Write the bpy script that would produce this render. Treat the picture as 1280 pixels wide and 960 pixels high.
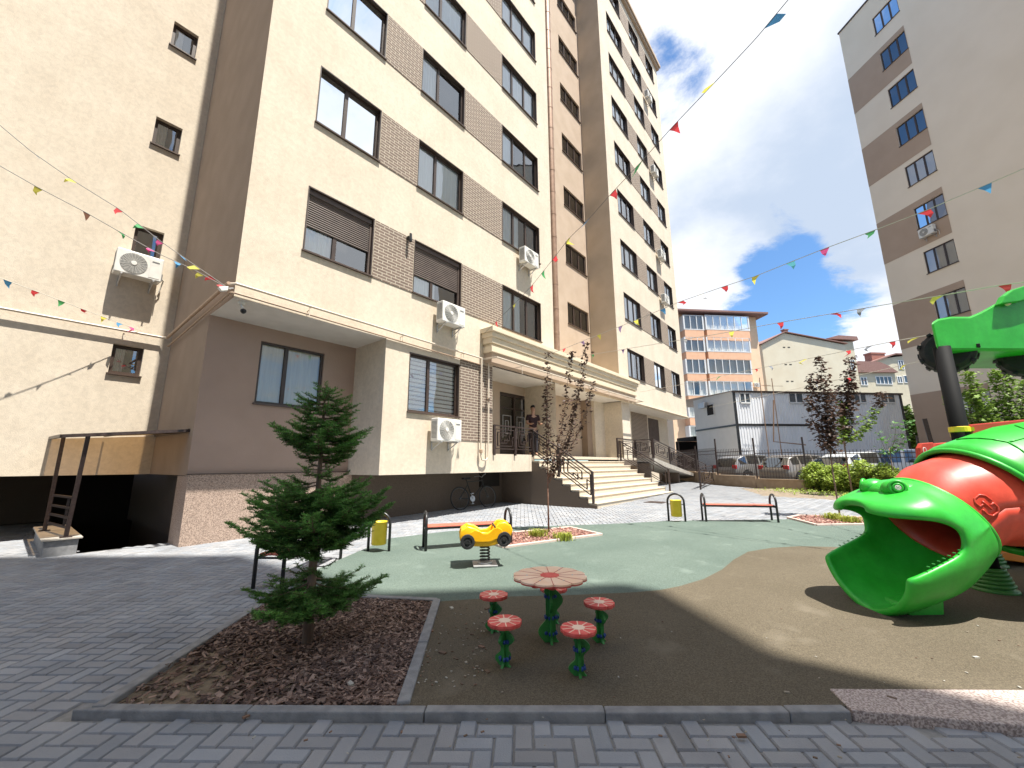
import bpy, bmesh, math, random
from mathutils import Vector as V, Matrix
random.seed(7)
for o in list(bpy.data.objects): bpy.data.objects.remove(o)
S = bpy.context.scene
COL = S.collection
R = math.radians
# ---------------- camera, sky, sun, exposure ----------------
FPX, PITCH, ROLL, YA, CH = 511.63, R(11.1955), R(.3546), R(39.165), 1.4
FW = V((math.cos(YA), math.sin(YA), 0)); RT = V((math.sin(YA), -math.cos(YA), 0)); UP = V((0, 0, 1))
CAM = V((0, 0, CH))
def c2w(x, y, z):
    cr, sr, cp, sp = math.cos(ROLL), math.sin(ROLL), math.cos(PITCH), math.sin(PITCH)
    x, y = cr*x-sr*y, sr*x+cr*y
    y, z = cp*y-sp*z, sp*y+cp*z
    return RT*x-UP*y+FW*z
cd = bpy.data.cameras.new('camera'); cam = bpy.data.objects.new('camera', cd); COL.objects.link(cam)
CR, CU, CF = c2w(1, 0, 0), c2w(0, -1, 0), c2w(0, 0, 1)
m3 = Matrix((CR, CU, -CF)).transposed(); cam.matrix_world = Matrix.Translation(CAM) @ m3.to_4x4()
cd.sensor_width = 36; cd.lens = 36*FPX/1280; cd.clip_end = 2000; cd.clip_start = .05
S.camera = cam
SUNV = V((.042, -1, 2.55)).normalized()
W = bpy.data.worlds.new('World'); S.world = W; W.use_nodes = True
nt = W.node_tree; N = nt.nodes; L = nt.links; N.clear()
out = N.new('ShaderNodeOutputWorld'); bg = N.new('ShaderNodeBackground'); bg.inputs[1].default_value = .08
sky = N.new('ShaderNodeTexSky'); sky.sky_type = 'NISHITA'; sky.sun_disc = False
sky.sun_elevation = math.asin(SUNV.z); sky.sun_rotation = R(180)-math.atan2(.042, 1)
sky.air_density = 1.0; sky.dust_density = .6; sky.ozone_density = 1.5
L.new(bg.outputs[0], out.inputs[0])
def nd(t, **k):
    n = N.new(t)
    for a, b in k.items():
        if a in ('op', 'operation'): n.operation = b
        else: setattr(n, a, b)
    return n
def mth(op, a, b=None, clamp=False):
    n = N.new('ShaderNodeMath'); n.operation = op; n.use_clamp = clamp
    for i, v in enumerate((a, b)):
        if v is None: continue
        if isinstance(v, (int, float)): n.inputs[i].default_value = v
        else: L.new(v, n.inputs[i])
    return n.outputs[0]
tc = nd('ShaderNodeTexCoord'); sp = nd('ShaderNodeSeparateXYZ'); L.new(tc.outputs['Generated'], sp.inputs[0])
zz = mth('ADD', mth('MAXIMUM', sp.outputs[2], 0), .18)
cb = nd('ShaderNodeCombineXYZ'); L.new(mth('DIVIDE', sp.outputs[0], zz), cb.inputs[0]); L.new(mth('DIVIDE', sp.outputs[1], zz), cb.inputs[1])
def noise(sc, det=8, rough=.6, off=(0, 0, 0), dist=0):
    mp = nd('ShaderNodeMapping'); mp.inputs[1].default_value = off; L.new(cb.outputs[0], mp.inputs[0])
    n = nd('ShaderNodeTexNoise'); n.inputs['Scale'].default_value = sc; n.inputs['Detail'].default_value = det
    n.inputs['Roughness'].default_value = rough; n.inputs['Distortion'].default_value = dist; L.new(mp.outputs[0], n.inputs[0])
    return n.outputs[0]
def raydir(px, py):
    d = c2w(px-640, py-480, FPX).normalized()
    return d
def blob(px, py, width, amp, d=None):          # cloud or gap, seen or added: centre direction and angular size
    d = d or raydir(px, py)
    n = nd('ShaderNodeVectorMath', operation='DOT_PRODUCT'); L.new(tc.outputs['Generated'], n.inputs[0]); n.inputs[1].default_value = d
    c = math.cos(R(width))
    mr = nd('ShaderNodeMapRange'); mr.interpolation_type = 'SMOOTHSTEP'
    mr.inputs[1].default_value = c; mr.inputs[2].default_value = 1; mr.inputs[3].default_value = 0; mr.inputs[4].default_value = amp
    L.new(n.outputs['Value'], mr.inputs[0]); return mr.outputs[0]
dens = mth('ADD', noise(.9, 3, .5, (3.1, 1.7, 0)), mth('MULTIPLY', noise(3.6, 12, .66, (1, 2, 0), .35), 1.5))
for b in ((950, 180, 24, .62), (900, 50, 22, .20), (1080, 300, 13, .14), (900, 335, 9, .40), (1075, 415, 10, .45), (1010, 130, 20, .2),
          (963, 300, 6.5, -.80), (930, 372, 10, -.30), (990, 375, 9, -.55), (1050, 350, 7, -.25), (832, 120, 7, -.55), (890, 30, 8, -.32), (930, 85, 7, -.30), (860, 190, 6, -.2),
          (0, 0, 34, .35, V((.75, -.5, .45)).normalized()), (0, 0, 25, .25, V((.3, -.8, .7)).normalized())):  # these two: unseen clouds added to brighten the window reflections
    dens = mth('ADD', dens, blob(*b))
mr = nd('ShaderNodeMapRange'); mr.interpolation_type = 'SMOOTHSTEP'; L.new(dens, mr.inputs[0])
mr.inputs[1].default_value = 1.16; mr.inputs[2].default_value = 1.52
thick = nd('ShaderNodeMapRange'); thick.interpolation_type = 'SMOOTHSTEP'; L.new(mth('ADD', mth('ADD', noise(.7, 4, .5, (5, 5, 0)), mth('MULTIPLY', noise(3.2, 9, .6, (7, 1, 0)), .6)), mth('ADD', blob(985, 215, 19, .40), mth('ADD', blob(900, 345, 9, -.30), blob(880, 60, 17, -.30)))), thick.inputs[0])
thick.inputs[1].default_value = .70; thick.inputs[2].default_value = 1.15
cc = nd('ShaderNodeMixRGB'); L.new(thick.outputs[0], cc.inputs[0]); cc.inputs[1].default_value = (6.9, 7.1, 7.5, 1); cc.inputs[2].default_value = (3.9, 4.6, 5.7, 1)
bl = nd('ShaderNodeMixRGB'); bl.blend_type = 'MULTIPLY'; bl.inputs[0].default_value = 1; L.new(sky.outputs[0], bl.inputs[1]); bl.inputs[2].default_value = (.85, 1.15, 1.38, 1)
mx = nd('ShaderNodeMixRGB'); L.new(mr.outputs[0], mx.inputs[0]); L.new(bl.outputs[0], mx.inputs[1]); L.new(cc.outputs[0], mx.inputs[2])
L.new(mx.outputs[0], bg.inputs[0])
sd = bpy.data.lights.new('sun', 'SUN'); sd.energy = 5.0; sd.angle = R(.53); sd.color = (1, .955, .87)
so = bpy.data.objects.new('sun', sd); COL.objects.link(so); so.rotation_euler = SUNV.to_track_quat('Z', 'Y').to_euler(); so.location = (0, -20, 60)
S.view_settings.view_transform = 'Standard'; S.view_settings.look = 'None'; S.view_settings.gamma = 1
S.view_settings.use_curve_mapping = False; S.view_settings.exposure = 1.0

# ---------------- unprojection helpers: pixel of the 1280x960 photo -> point ----------------
def ray(px, py): return c2w(px-640, py-480, FPX)
def gz(x):
    if x > 60: x = 60
    return .0165*(x-2) if x > 3 else (0 if x < 1 else .0165*(x-1)**2/4)
def gp(px, py, off=0):
    z = 0; d = ray(px, py)
    for _ in range(25):
        t = (z-CH)/d.z; p = CAM+d*t; z = gz(p.x)+off
    return p
def at(px, py, dep):
    d = ray(px, py); return CAM+d*(dep/d.dot(FW))
def onaxis(px, py, ax, val):
    d = ray(px, py); return CAM+d*((val-CAM[ax])/d[ax])

# ---------------- materials ----------------
MATS = {}
def mat(name, c, rough=.8, c2=None, sc=8, bump=0, bsc=60, metal=0, spec=.5, mixr=(.35, .65), det=6, attr=None, coat=0, trans=None, stretch=None, streak=0):
    if name in MATS: return MATS[name]
    m = bpy.data.materials.new(name); m.use_nodes = True; t = m.node_tree; n = t.nodes; l = t.links
    b = n['Principled BSDF']; b.inputs['Roughness'].default_value = rough; b.inputs['Metallic'].default_value = metal
    b.inputs['Specular IOR Level'].default_value = spec; b.inputs['Coat Weight'].default_value = coat
    tx = n.new('ShaderNodeTexCoord'); src = tx.outputs['Object']
    if stretch:
        mp = n.new('ShaderNodeMapping'); mp.inputs[3].default_value = stretch; l.new(src, mp.inputs[0]); src = mp.outputs[0]
    col = None
    if c2:
        no = n.new('ShaderNodeTexNoise'); no.inputs['Scale'].default_value = sc; no.inputs['Detail'].default_value = det; l.new(src, no.inputs[0])
        r = n.new('ShaderNodeValToRGB'); r.color_ramp.elements[0].position = mixr[0]; r.color_ramp.elements[1].position = mixr[1]
        r.color_ramp.elements[0].color = (*c, 1); r.color_ramp.elements[1].color = (*c2, 1); l.new(no.outputs[0], r.inputs[0]); col = r.outputs[0]
    if streak and col:      # faint rain streaks and dust, long in Z
        mp = n.new('ShaderNodeMapping'); mp.inputs[3].default_value = (2.2, 2.2, .12); l.new(tx.outputs['Object'], mp.inputs[0])
        q = n.new('ShaderNodeTexNoise'); q.inputs['Scale'].default_value = 3; q.inputs['Detail'].default_value = 5; q.inputs['Roughness'].default_value = .65; l.new(mp.outputs[0], q.inputs[0])
        w = n.new('ShaderNodeMapRange'); w.inputs[1].default_value = .38; w.inputs[2].default_value = .62; w.inputs[3].default_value = 1-streak; w.inputs[4].default_value = 1; l.new(q.outputs[0], w.inputs[0])
        q2 = n.new('ShaderNodeTexNoise'); q2.inputs['Scale'].default_value = 11; q2.inputs['Detail'].default_value = 9; q2.inputs['Roughness'].default_value = .7; q2.inputs['Distortion'].default_value = .6; l.new(tx.outputs['Object'], q2.inputs[0])
        w2 = n.new('ShaderNodeMapRange'); w2.inputs[1].default_value = .36; w2.inputs[2].default_value = .60; w2.inputs[3].default_value = .86; w2.inputs[4].default_value = 1; l.new(q2.outputs[0], w2.inputs[0])
        mm = n.new('ShaderNodeMath'); mm.operation = 'MULTIPLY'; l.new(w.outputs[0], mm.inputs[0]); l.new(w2.outputs[0], mm.inputs[1])
        h = n.new('ShaderNodeMixRGB'); h.blend_type = 'MULTIPLY'; h.inputs[0].default_value = 1; l.new(col, h.inputs[1]); l.new(mm.outputs[0], h.inputs[2]); col = h.outputs[0]
    if attr:
        a = n.new('ShaderNodeAttribute'); a.attribute_name = attr
        h = n.new('ShaderNodeMixRGB'); h.blend_type = 'MULTIPLY'; h.inputs[0].default_value = 1
        if col: l.new(col, h.inputs[1])
        else: h.inputs[1].default_value = (*c, 1)
        l.new(a.outputs['Color'], h.inputs[2]); col = h.outputs[0]
    if col: l.new(col, b.inputs['Base Color'])
    else: b.inputs['Base Color'].default_value = (*c, 1)
    if bump:
        nb = n.new('ShaderNodeTexNoise'); nb.inputs['Scale'].default_value = bsc; nb.inputs['Detail'].default_value = 4; l.new(src, nb.inputs[0])
        bp = n.new('ShaderNodeBump'); bp.inputs['Strength'].default_value = bump; bp.inputs['Distance'].default_value = .01
        l.new(nb.outputs[0], bp.inputs['Height']); l.new(bp.outputs[0], b.inputs['Normal'])
    if trans:
        b.inputs['Transmission Weight'].default_value = trans
    m.diffuse_color = (*c, 1)
    MATS[name] = m; return m
def leafmat(name, c, c2):
    m = mat(name, c, .55, c2, 14, attr='Col', spec=.35)
    t = m.node_tree; n = t.nodes; b = n['Principled BSDF']; l = t.links
    tr = n.new('ShaderNodeBsdfTranslucent'); mxs = n.new('ShaderNodeMixShader'); mxs.inputs[0].default_value = .3
    for lk in list(l):
        if lk.to_node == b and lk.to_socket.name == 'Base Color': l.new(lk.from_socket, tr.inputs[0])
    o = n['Material Output']; l.new(b.outputs[0], mxs.inputs[1]); l.new(tr.outputs[0], mxs.inputs[2]); l.new(mxs.outputs[0], o.inputs[0])
    return m
M_CREAM = mat('cream_stucco', (.68, .585, .46), .9, (.74, .645, .515), 1.3, bump=.5, bsc=85, streak=.035)
M_CREAM2 = mat('cream_stucco_tower', (.78, .67, .53), .9, (.82, .71, .57), .6, bump=.3, bsc=30)
M_TBROWN = mat('tower_brown_stucco', (.43, .315, .23), .9, (.46, .34, .25), 1, bump=.3, bsc=30)
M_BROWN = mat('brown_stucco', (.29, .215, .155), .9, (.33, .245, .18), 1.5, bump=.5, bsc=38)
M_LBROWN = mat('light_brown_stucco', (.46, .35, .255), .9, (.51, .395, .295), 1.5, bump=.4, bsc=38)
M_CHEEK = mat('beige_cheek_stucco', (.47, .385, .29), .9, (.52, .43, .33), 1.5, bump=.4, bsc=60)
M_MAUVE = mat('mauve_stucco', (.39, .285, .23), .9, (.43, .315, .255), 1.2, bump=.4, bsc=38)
M_WHITE = mat('white_soffit_paint', (.66, .62, .56), .85, (.72, .68, .62), 3, bump=.1)
M_TRIM = mat('cornice_paint', (.66, .56, .41), .8, (.72, .62, .46), 4, bump=.15)
M_GRAN = mat('pink_granite_chip', (.20, .145, .115), .85, (.50, .375, .30), 85, bump=.6, bsc=90, mixr=(.38, .58), det=3)
M_GRAN2 = mat('grey_pink_granite_paving', (.26, .20, .18), .85, (.56, .47, .43), 85, bump=.6, bsc=110, mixr=(.40, .60), det=3)
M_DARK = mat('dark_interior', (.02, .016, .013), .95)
M_FRAME = mat('brown_window_frame', (.045, .028, .022), .45, (.06, .04, .03), 20)
M_SILL = mat('brown_metal_sill', (.07, .045, .035), .4, (.09, .06, .045), 20)
M_IRON = mat('dark_iron_paint', (.035, .022, .020), .42, (.06, .04, .035), 30, bump=.1, bsc=120)
M_BLACK = mat('black_metal', (.012, .012, .013), .35, (.03, .03, .03), 25)
M_PIPE = mat('cream_gas_pipe', (.62, .53, .42), .5, (.70, .60, .48), 10)
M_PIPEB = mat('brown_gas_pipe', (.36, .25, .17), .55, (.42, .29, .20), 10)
M_DUCT = mat('copper_brown_duct', (.30, .185, .12), .42, (.38, .24, .16), 6, metal=.35)
M_ACW = mat('ac_white_plastic', (.70, .68, .63), .45, (.78, .76, .70), 9)
M_ACG = mat('ac_grille_grey', (.16, .16, .16), .5)
M_CONC = mat('concrete', (.33, .30, .26), .9, (.42, .39, .34), 7, bump=.4, bsc=50)
M_STEP = mat('stair_tile_beige', (.52, .45, .35), .75, (.62, .54, .43), 18, bump=.25, bsc=60)
M_FLANK = mat('brown_granite_plaster', (.10, .075, .055), .9, (.16, .12, .09), 60, bump=.5, bsc=80)
M_GRASSDIRT = mat('soil', (.14, .105, .07), .95, (.23, .18, .125), 14, bump=.8, bsc=40)
M_ASPH = mat('asphalt', (.055, .055, .055), .9, (.08, .078, .075), 20, bump=.4, bsc=120)
M_GROUT = mat('paver_grout', (.24, .235, .22), .95, (.30, .29, .27), 30, bump=.3)
M_KERB = mat('kerb_concrete', (.19, .19, .195), .85, (.27, .27, .27), 12, bump=.35, bsc=90)
M_KERBP = mat('pink_kerb_edge', (.50, .40, .35), .85, (.58, .48, .42), 12, bump=.3)
M_RED = mat('red_wood_slat', (.50, .10, .065), .5, (.62, .16, .10), 12, bump=.15, stretch=(1, 8, 8))
M_YEL = mat('yellow_plastic', (.82, .41, .005), .36, (.86, .46, .01), 4, spec=.5)
M_YELM = mat('yellow_metal', (.78, .55, .02), .42, (.84, .60, .04), 9)
M_GREEN = mat('green_plastic', (.018, .40, .025), .40, (.035, .48, .045), 3.5, bump=.12, bsc=9, streak=.10)
M_GREEN2 = mat('dull_green_plastic', (.05, .20, .045), .45, (.07, .25, .06), 5)
M_PRED = mat('red_plastic', (.58, .05, .025), .40, (.68, .085, .05), 4, bump=.10, bsc=9, streak=.10)
M_DRED = mat('dark_red_plastic', (.40, .03, .022), .4, (.48, .04, .03), 3)
M_ORNG = mat('orange_plastic', (.85, .24, .01), .4, (.9, .28, .02), 3)
M_RUBB = mat('black_rubber', (.014, .014, .015), .75, (.022, .022, .024), 20, bump=.3)
M_TURQ = mat('blue_ladybird_paint', (.01, .05, .22), .5)
M_LEG = mat('green_painted_board', (.02, .16, .03), .5, (.03, .22, .04), 8, bump=.2, bsc=40)
M_PEACH = mat('peach_table_paint', (.93, .62, .42), .5, (.96, .70, .52), 9, bump=.15)
M_SEATR = mat('red_seat_paint', (.68, .07, .06), .5, (.80, .14, .12), 22, bump=.15)
M_SEATC = mat('pale_petal_line', (.92, .68, .52), .6)
M_CORAL = mat('coral_edge', (.50, .08, .06), .5)
M_ZINC = mat('galvanised_steel', (.45, .45, .45), .45, (.55, .55, .55), 10, metal=.5)
M_BARK = mat('young_bark', (.13, .085, .06), .85, (.22, .155, .11), 16, bump=.7, bsc=50, stretch=(1, 1, .3))
M_BARKB = mat('grafted_brown_bark', (.17, .08, .05), .8, (.24, .14, .10), 20, bump=.5, bsc=50)
M_CURT = mat('white_curtain', (.82, .82, .80), .9, (.90, .90, .88), 2.5, stretch=(14, 14, .6), bump=.5, bsc=3)
M_CURT2 = mat('beige_blind', (.70, .65, .57), .9, (.76, .71, .62), 3, stretch=(10, 10, .5))
M_ROLL = mat('brown_roller_slats', (.085, .06, .05), .55, (.11, .08, .066), 5)
M_TILEROOF = mat('maroon_roof', (.22, .115, .095), .8, (.30, .17, .14), 10, bump=.3)
M_ORNW = mat('orange_wall', (.78, .45, .28), .85, (.83, .50, .32), 2)
M_PEAW = mat('peach_wall', (.80, .57, .38), .85, (.84, .61, .42), 2)
M_PVC = mat('white_pvc', (.74, .74, .73), .4)
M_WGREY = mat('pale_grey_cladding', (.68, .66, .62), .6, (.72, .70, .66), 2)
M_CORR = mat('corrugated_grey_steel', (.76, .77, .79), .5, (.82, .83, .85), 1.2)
M_BEIGE = mat('beige_gable_plaster', (.62, .55, .41), .9, (.66, .60, .46), .5)
M_CREAMH = mat('cream_house_plaster', (.55, .49, .36), .9, (.60, .54, .40), 1)
def glass(name, tint, refl):
    m = bpy.data.materials.new(name); m.use_nodes = True; t = m.node_tree; n = t.nodes; l = t.links; n.clear()
    o = n.new('ShaderNodeOutputMaterial'); g = n.new('ShaderNodeBsdfGlossy'); g.inputs['Roughness'].default_value = .015; g.inputs['Color'].default_value = (.95, .98, 1, 1)
    tr = n.new('ShaderNodeBsdfTransparent'); tr.inputs[0].default_value = (*tint, 1)
    fr = n.new('ShaderNodeFresnel'); fr.inputs[0].default_value = 1.55
    ad = n.new('ShaderNodeMath'); ad.operation = 'MULTIPLY_ADD'; ad.use_clamp = True; ad.inputs[1].default_value = .9; ad.inputs[2].default_value = refl; l.new(fr.outputs[0], ad.inputs[0])
    # slight waviness of real float glass
    tx = n.new('ShaderNodeTexCoord'); no = n.new('ShaderNodeTexNoise'); no.inputs['Scale'].default_value = 1.3; no.inputs['Detail'].default_value = 1; l.new(tx.outputs['Object'], no.inputs[0])
    bp = n.new('ShaderNodeBump'); bp.inputs['Strength'].default_value = .12; bp.inputs['Distance'].default_value = .02; l.new(no.outputs[0], bp.inputs['Height']); l.new(bp.outputs[0], g.inputs['Normal'])
    mxs = n.new('ShaderNodeMixShader'); l.new(ad.outputs[0], mxs.inputs[0]); l.new(tr.outputs[0], mxs.inputs[1]); l.new(g.outputs[0], mxs.inputs[2]); l.new(mxs.outputs[0], o.inputs[0])
    MATS[name] = m; return m
M_GLASS = glass('window_glass', (.96, .98, .98), .22)
M_GLASSB = glass('balcony_glass', (.9, .92, .92), .05)
M_GLASSD = glass('dark_window_glass', (.30, .33, .36), .12)
M_CARG = glass('car_glass', (.15, .18, .2), .15)
def brickmat(name, brick, mortar, axis='X', bw=.25, bh=.075, ms=.012):
    m = bpy.data.materials.new(name); m.use_nodes = True; t = m.node_tree; n = t.nodes; l = t.links; b = n['Principled BSDF']
    tx = n.new('ShaderNodeTexCoord'); s = n.new('ShaderNodeSeparateXYZ'); l.new(tx.outputs['Object'], s.inputs[0])
    c = n.new('ShaderNodeCombineXYZ'); l.new(s.outputs[axis], c.inputs[0]); l.new(s.outputs['Z'], c.inputs[1])
    br = n.new('ShaderNodeTexBrick'); l.new(c.outputs[0], br.inputs[0]); br.inputs['Scale'].default_value = 1
    br.inputs['Color1'].default_value = (*brick, 1); br.inputs['Color2'].default_value = (*[v*1.25 for v in brick], 1); br.inputs['Mortar'].default_value = (*mortar, 1)
    br.inputs['Brick Width'].default_value = bw; br.inputs['Row Height'].default_value = bh; br.inputs['Mortar Size'].default_value = ms; br.inputs['Mortar Smooth'].default_value = .1
    l.new(br.outputs[0], b.inputs['Base Color']); b.inputs['Roughness'].default_value = .85
    bp = n.new('ShaderNodeBump'); bp.invert = True; bp.inputs['Distance'].default_value = .006; bp.inputs['Strength'].default_value = .8; l.new(br.outputs['Fac'], bp.inputs['Height']); l.new(bp.outputs[0], b.inputs['Normal'])
    MATS[name] = m; return m
M_BRICK = brickmat('brown_clinker_brick', (.165, .118, .092), (.50, .43, .34), ms=.010)

# ---------------- mesh helpers ----------------
class MB:
    def __init__(s): s.v = []; s.f = []; s.col = None; s.sm = False; s.fm = []
    def face(s, pts, mi=0):
        i = len(s.v); s.v += [tuple(p) for p in pts]; s.f.append(tuple(range(i, i+len(pts)))); s.fm.append(mi)
    def obox(s, c, ex, ey, ez, mi=0):      # centre and three half-extent vectors
        c, ex, ey, ez = V(c), V(ex), V(ey), V(ez); i = len(s.v)
        for a in (-1, 1):
            for b in (-1, 1):
                for d in (-1, 1): s.v.append(tuple(c+ex*a+ey*b+ez*d))
        for q in ((0, 1, 3, 2), (4, 6, 7, 5), (0, 4, 5, 1), (2, 3, 7, 6), (0, 2, 6, 4), (1, 5, 7, 3)): s.f.append(tuple(i+k for k in q)); s.fm.append(mi)
    def box(s, x0, y0, z0, x1, y1, z1, mi=0):
        s.obox(((x0+x1)/2, (y0+y1)/2, (z0+z1)/2), ((x1-x0)/2, 0, 0), (0, (y1-y0)/2, 0), (0, 0, (z1-z0)/2), mi)
    def bar(s, a, b, w, d=None, up=(0, 0, 1), mi=0):
        a, b = V(a), V(b); t = (b-a); ln = t.length
        if ln < 1e-6: return
        t /= ln; u = V(up)
        if abs(t.dot(u)) > .98: u = V((1, 0, 0)) if abs(t.x) < .9 else V((0, 1, 0))
        x = t.cross(u).normalized(); y = x.cross(t)
        s.obox((a+b)/2, t*ln/2, x*w/2, y*(d or w)/2, mi)
    def tube(s, pts, r, seg=8, closed=False, caps=True, mi=0):
        pts = [V(p) for p in pts]; n = len(pts); rr = r if isinstance(r, (list, tuple)) else [r]*n; i0 = len(s.v)
        prev = None
        for k, p in enumerate(pts):
            if closed: t = (pts[(k+1) % n]-pts[k-1])
            else: t = pts[min(k+1, n-1)]-pts[max(k-1, 0)]
            t.normalize()
            if prev is None:
                a = V((0, 0, 1)) if abs(t.z) < .9 else V((1, 0, 0)); x = t.cross(a).normalized()
            else: x = (prev-t*prev.dot(t)).normalized()
            prev = x; y = t.cross(x)
            for j in range(seg):
                an = 2*math.pi*j/seg; s.v.append(tuple(p+(x*math.cos(an)+y*math.sin(an))*rr[k]))
        for k in range(n if closed else n-1):
            for j in range(seg):
                a = i0+k*seg+j; b = i0+k*seg+(j+1) % seg; c = i0+((k+1) % n)*seg+(j+1) % seg; d = i0+((k+1) % n)*seg+j
                s.f.append((a, b, c, d)); s.fm.append(mi)
        if caps and not closed:
            s.f.append(tuple(i0+j for j in range(seg))[::-1]); s.f.append(tuple(i0+(n-1)*seg+j for j in range(seg))); s.fm += [mi, mi]
    def lathe(s, c, prof, seg=24, axis=(0, 0, 1), mi=0):   # prof: (r, h)
        c = V(c); ax = V(axis).normalized(); a = V((0, 0, 1)) if abs(ax.z) < .9 else V((1, 0, 0)); x = ax.cross(a).normalized(); y = ax.cross(x); i0 = len(s.v)
        for r, h in prof:
            for j in range(seg):
                an = 2*math.pi*j/seg; s.v.append(tuple(c+ax*h+(x*math.cos(an)+y*math.sin(an))*r))
        for k in range(len(prof)-1):
            for j in range(seg): s.f.append((i0+k*seg+j, i0+k*seg+(j+1) % seg, i0+(k+1)*seg+(j+1) % seg, i0+(k+1)*seg+j)); s.fm.append(mi)
        s.f.append(tuple(i0+j for j in range(seg))[::-1]); s.f.append(tuple(i0+(len(prof)-1)*seg+j for j in range(seg))); s.fm += [mi, mi]
    def prism(s, pts, off, mi=0):          # polygon pts extruded by off
        n = len(pts); i = len(s.v); off = V(off)
        s.v += [tuple(V(p)) for p in pts]+[tuple(V(p)+off) for p in pts]
        s.f.append(tuple(range(i, i+n))); s.f.append(tuple(range(i+2*n-1, i+n-1, -1))); s.fm += [mi, mi]
        for k in range(n): s.f.append((i+k, i+n+k, i+n+(k+1) % n, i+(k+1) % n)); s.fm.append(mi)
    def build(s, name, m, parent=None, smooth=False, bevel=0, sub=0, solid=0, cols=None, fix=True):
        me = bpy.data.meshes.new(name); me.from_pydata(s.v, [], s.f)
        ms = m if isinstance(m, (list, tuple)) else [m]
        for q in ms: me.materials.append(q)
        if len(ms) > 1: me.polygons.foreach_set('material_index', s.fm)
        if cols:
            ca = me.color_attributes.new('Col', 'FLOAT_COLOR', 'CORNER'); fl = []
            for p in me.polygons:
                c = cols[p.index]; fl += [c[0], c[1], c[2], 1]*len(p.vertices)
            ca.data.foreach_set('color', fl)
        if fix:
            bm = bmesh.new(); bm.from_mesh(me); bmesh.ops.recalc_face_normals(bm, faces=bm.faces); bm.to_mesh(me); bm.free()
        if smooth:
            me.polygons.foreach_set('use_smooth', [True]*len(me.polygons))
        me.update()
        o = bpy.data.objects.new(name, me); COL.objects.link(o)
        if solid: q = o.modifiers.new('s', 'SOLIDIFY'); q.thickness = solid; q.offset = 0
        if bevel: q = o.modifiers.new('b', 'BEVEL'); q.width = bevel; q.segments = 2; q.limit_method = 'ANGLE'; q.angle_limit = R(40)
        if sub: q = o.modifiers.new('u', 'SUBSURF'); q.levels = sub; q.render_levels = sub
        if parent:
            o.parent = parent; o.matrix_parent_inverse = WM(parent).inverted()
        return o
def WM(o):
    m = Matrix.LocRotScale(o.location, o.rotation_euler, o.scale)
    return (WM(o.parent) @ o.matrix_parent_inverse @ m) if o.parent else m
def tag(o, label=None, cat=None, group=None, kind=None):
    if label: o['label'] = label
    if cat: o['category'] = cat
    if group: o['group'] = group
    if kind: o['kind'] = kind
    return o
def thing(name, label, cat, loc=(0, 0, 0), group=None, rz=0):
    o = bpy.data.objects.new(name, None); COL.objects.link(o); o.location = loc; o.rotation_euler.z = rz; o.empty_display_size = .2
    return tag(o, label, cat, group)
def struct(o): o['kind'] = 'structure'; return o
class PL:                                    # a wall plane: origin, direction along it, outward normal
    def __init__(s, P, U, Nn): s.P = V(P); s.U = V(U).normalized(); s.N = V(Nn).normalized()
    def p(s, u, z, d=0): return s.P+s.U*u+V((0, 0, z))+s.N*d
    def px(s, x, y, d=0):
        q = ray(x, y); o = s.P+s.N*d; t = (o-CAM).dot(s.N)/q.dot(s.N); w = CAM+q*t-s.P; return w.dot(s.U), w.z
    def box(s, mb, u0, z0, u1, z1, d0, d1, mi=0): mb.obox(s.p((u0+u1)/2, (z0+z1)/2, (d0+d1)/2), s.U*(u1-u0)/2, V((0, 0, (z1-z0)/2)), s.N*(d1-d0)/2, mi)
def wall(mb, pl, u0, u1, z0, z1, holes=(), dep=.16, d=0, mi=0):
    us = sorted({u0, u1}|{a for h in holes for a in (h[0], h[2]) if u0 < a < u1}); zs = sorted({z0, z1}|{a for h in holes for a in (h[1], h[3]) if z0 < a < z1})
    for i in range(len(us)-1):
        # merge vertical runs
        run = None
        for j in range(len(zs)-1):
            cu, cz = (us[i]+us[i+1])/2, (zs[j]+zs[j+1])/2
            inh = any(h[0] < cu < h[2] and h[1] < cz < h[3] for h in holes)
            if not inh: run = (run[0], zs[j+1]) if run else (zs[j], zs[j+1])
            if (inh or j == len(zs)-2) and run:
                mb.face([pl.p(us[i], run[0], d), pl.p(us[i+1], run[0], d), pl.p(us[i+1], run[1], d), pl.p(us[i], run[1], d)], mi); run = None
    for a, b, c, e in [(h[0], h[1], h[2], h[3]) for h in holes]:
        for q in (((a, b), (c, b)), ((c, b), (c, e)), ((c, e), (a, e)), ((a, e), (a, b))):
            mb.face([pl.p(*q[0], d), pl.p(*q[1], d), pl.p(*q[1], d-dep), pl.p(*q[0], d-dep)], mi)
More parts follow.
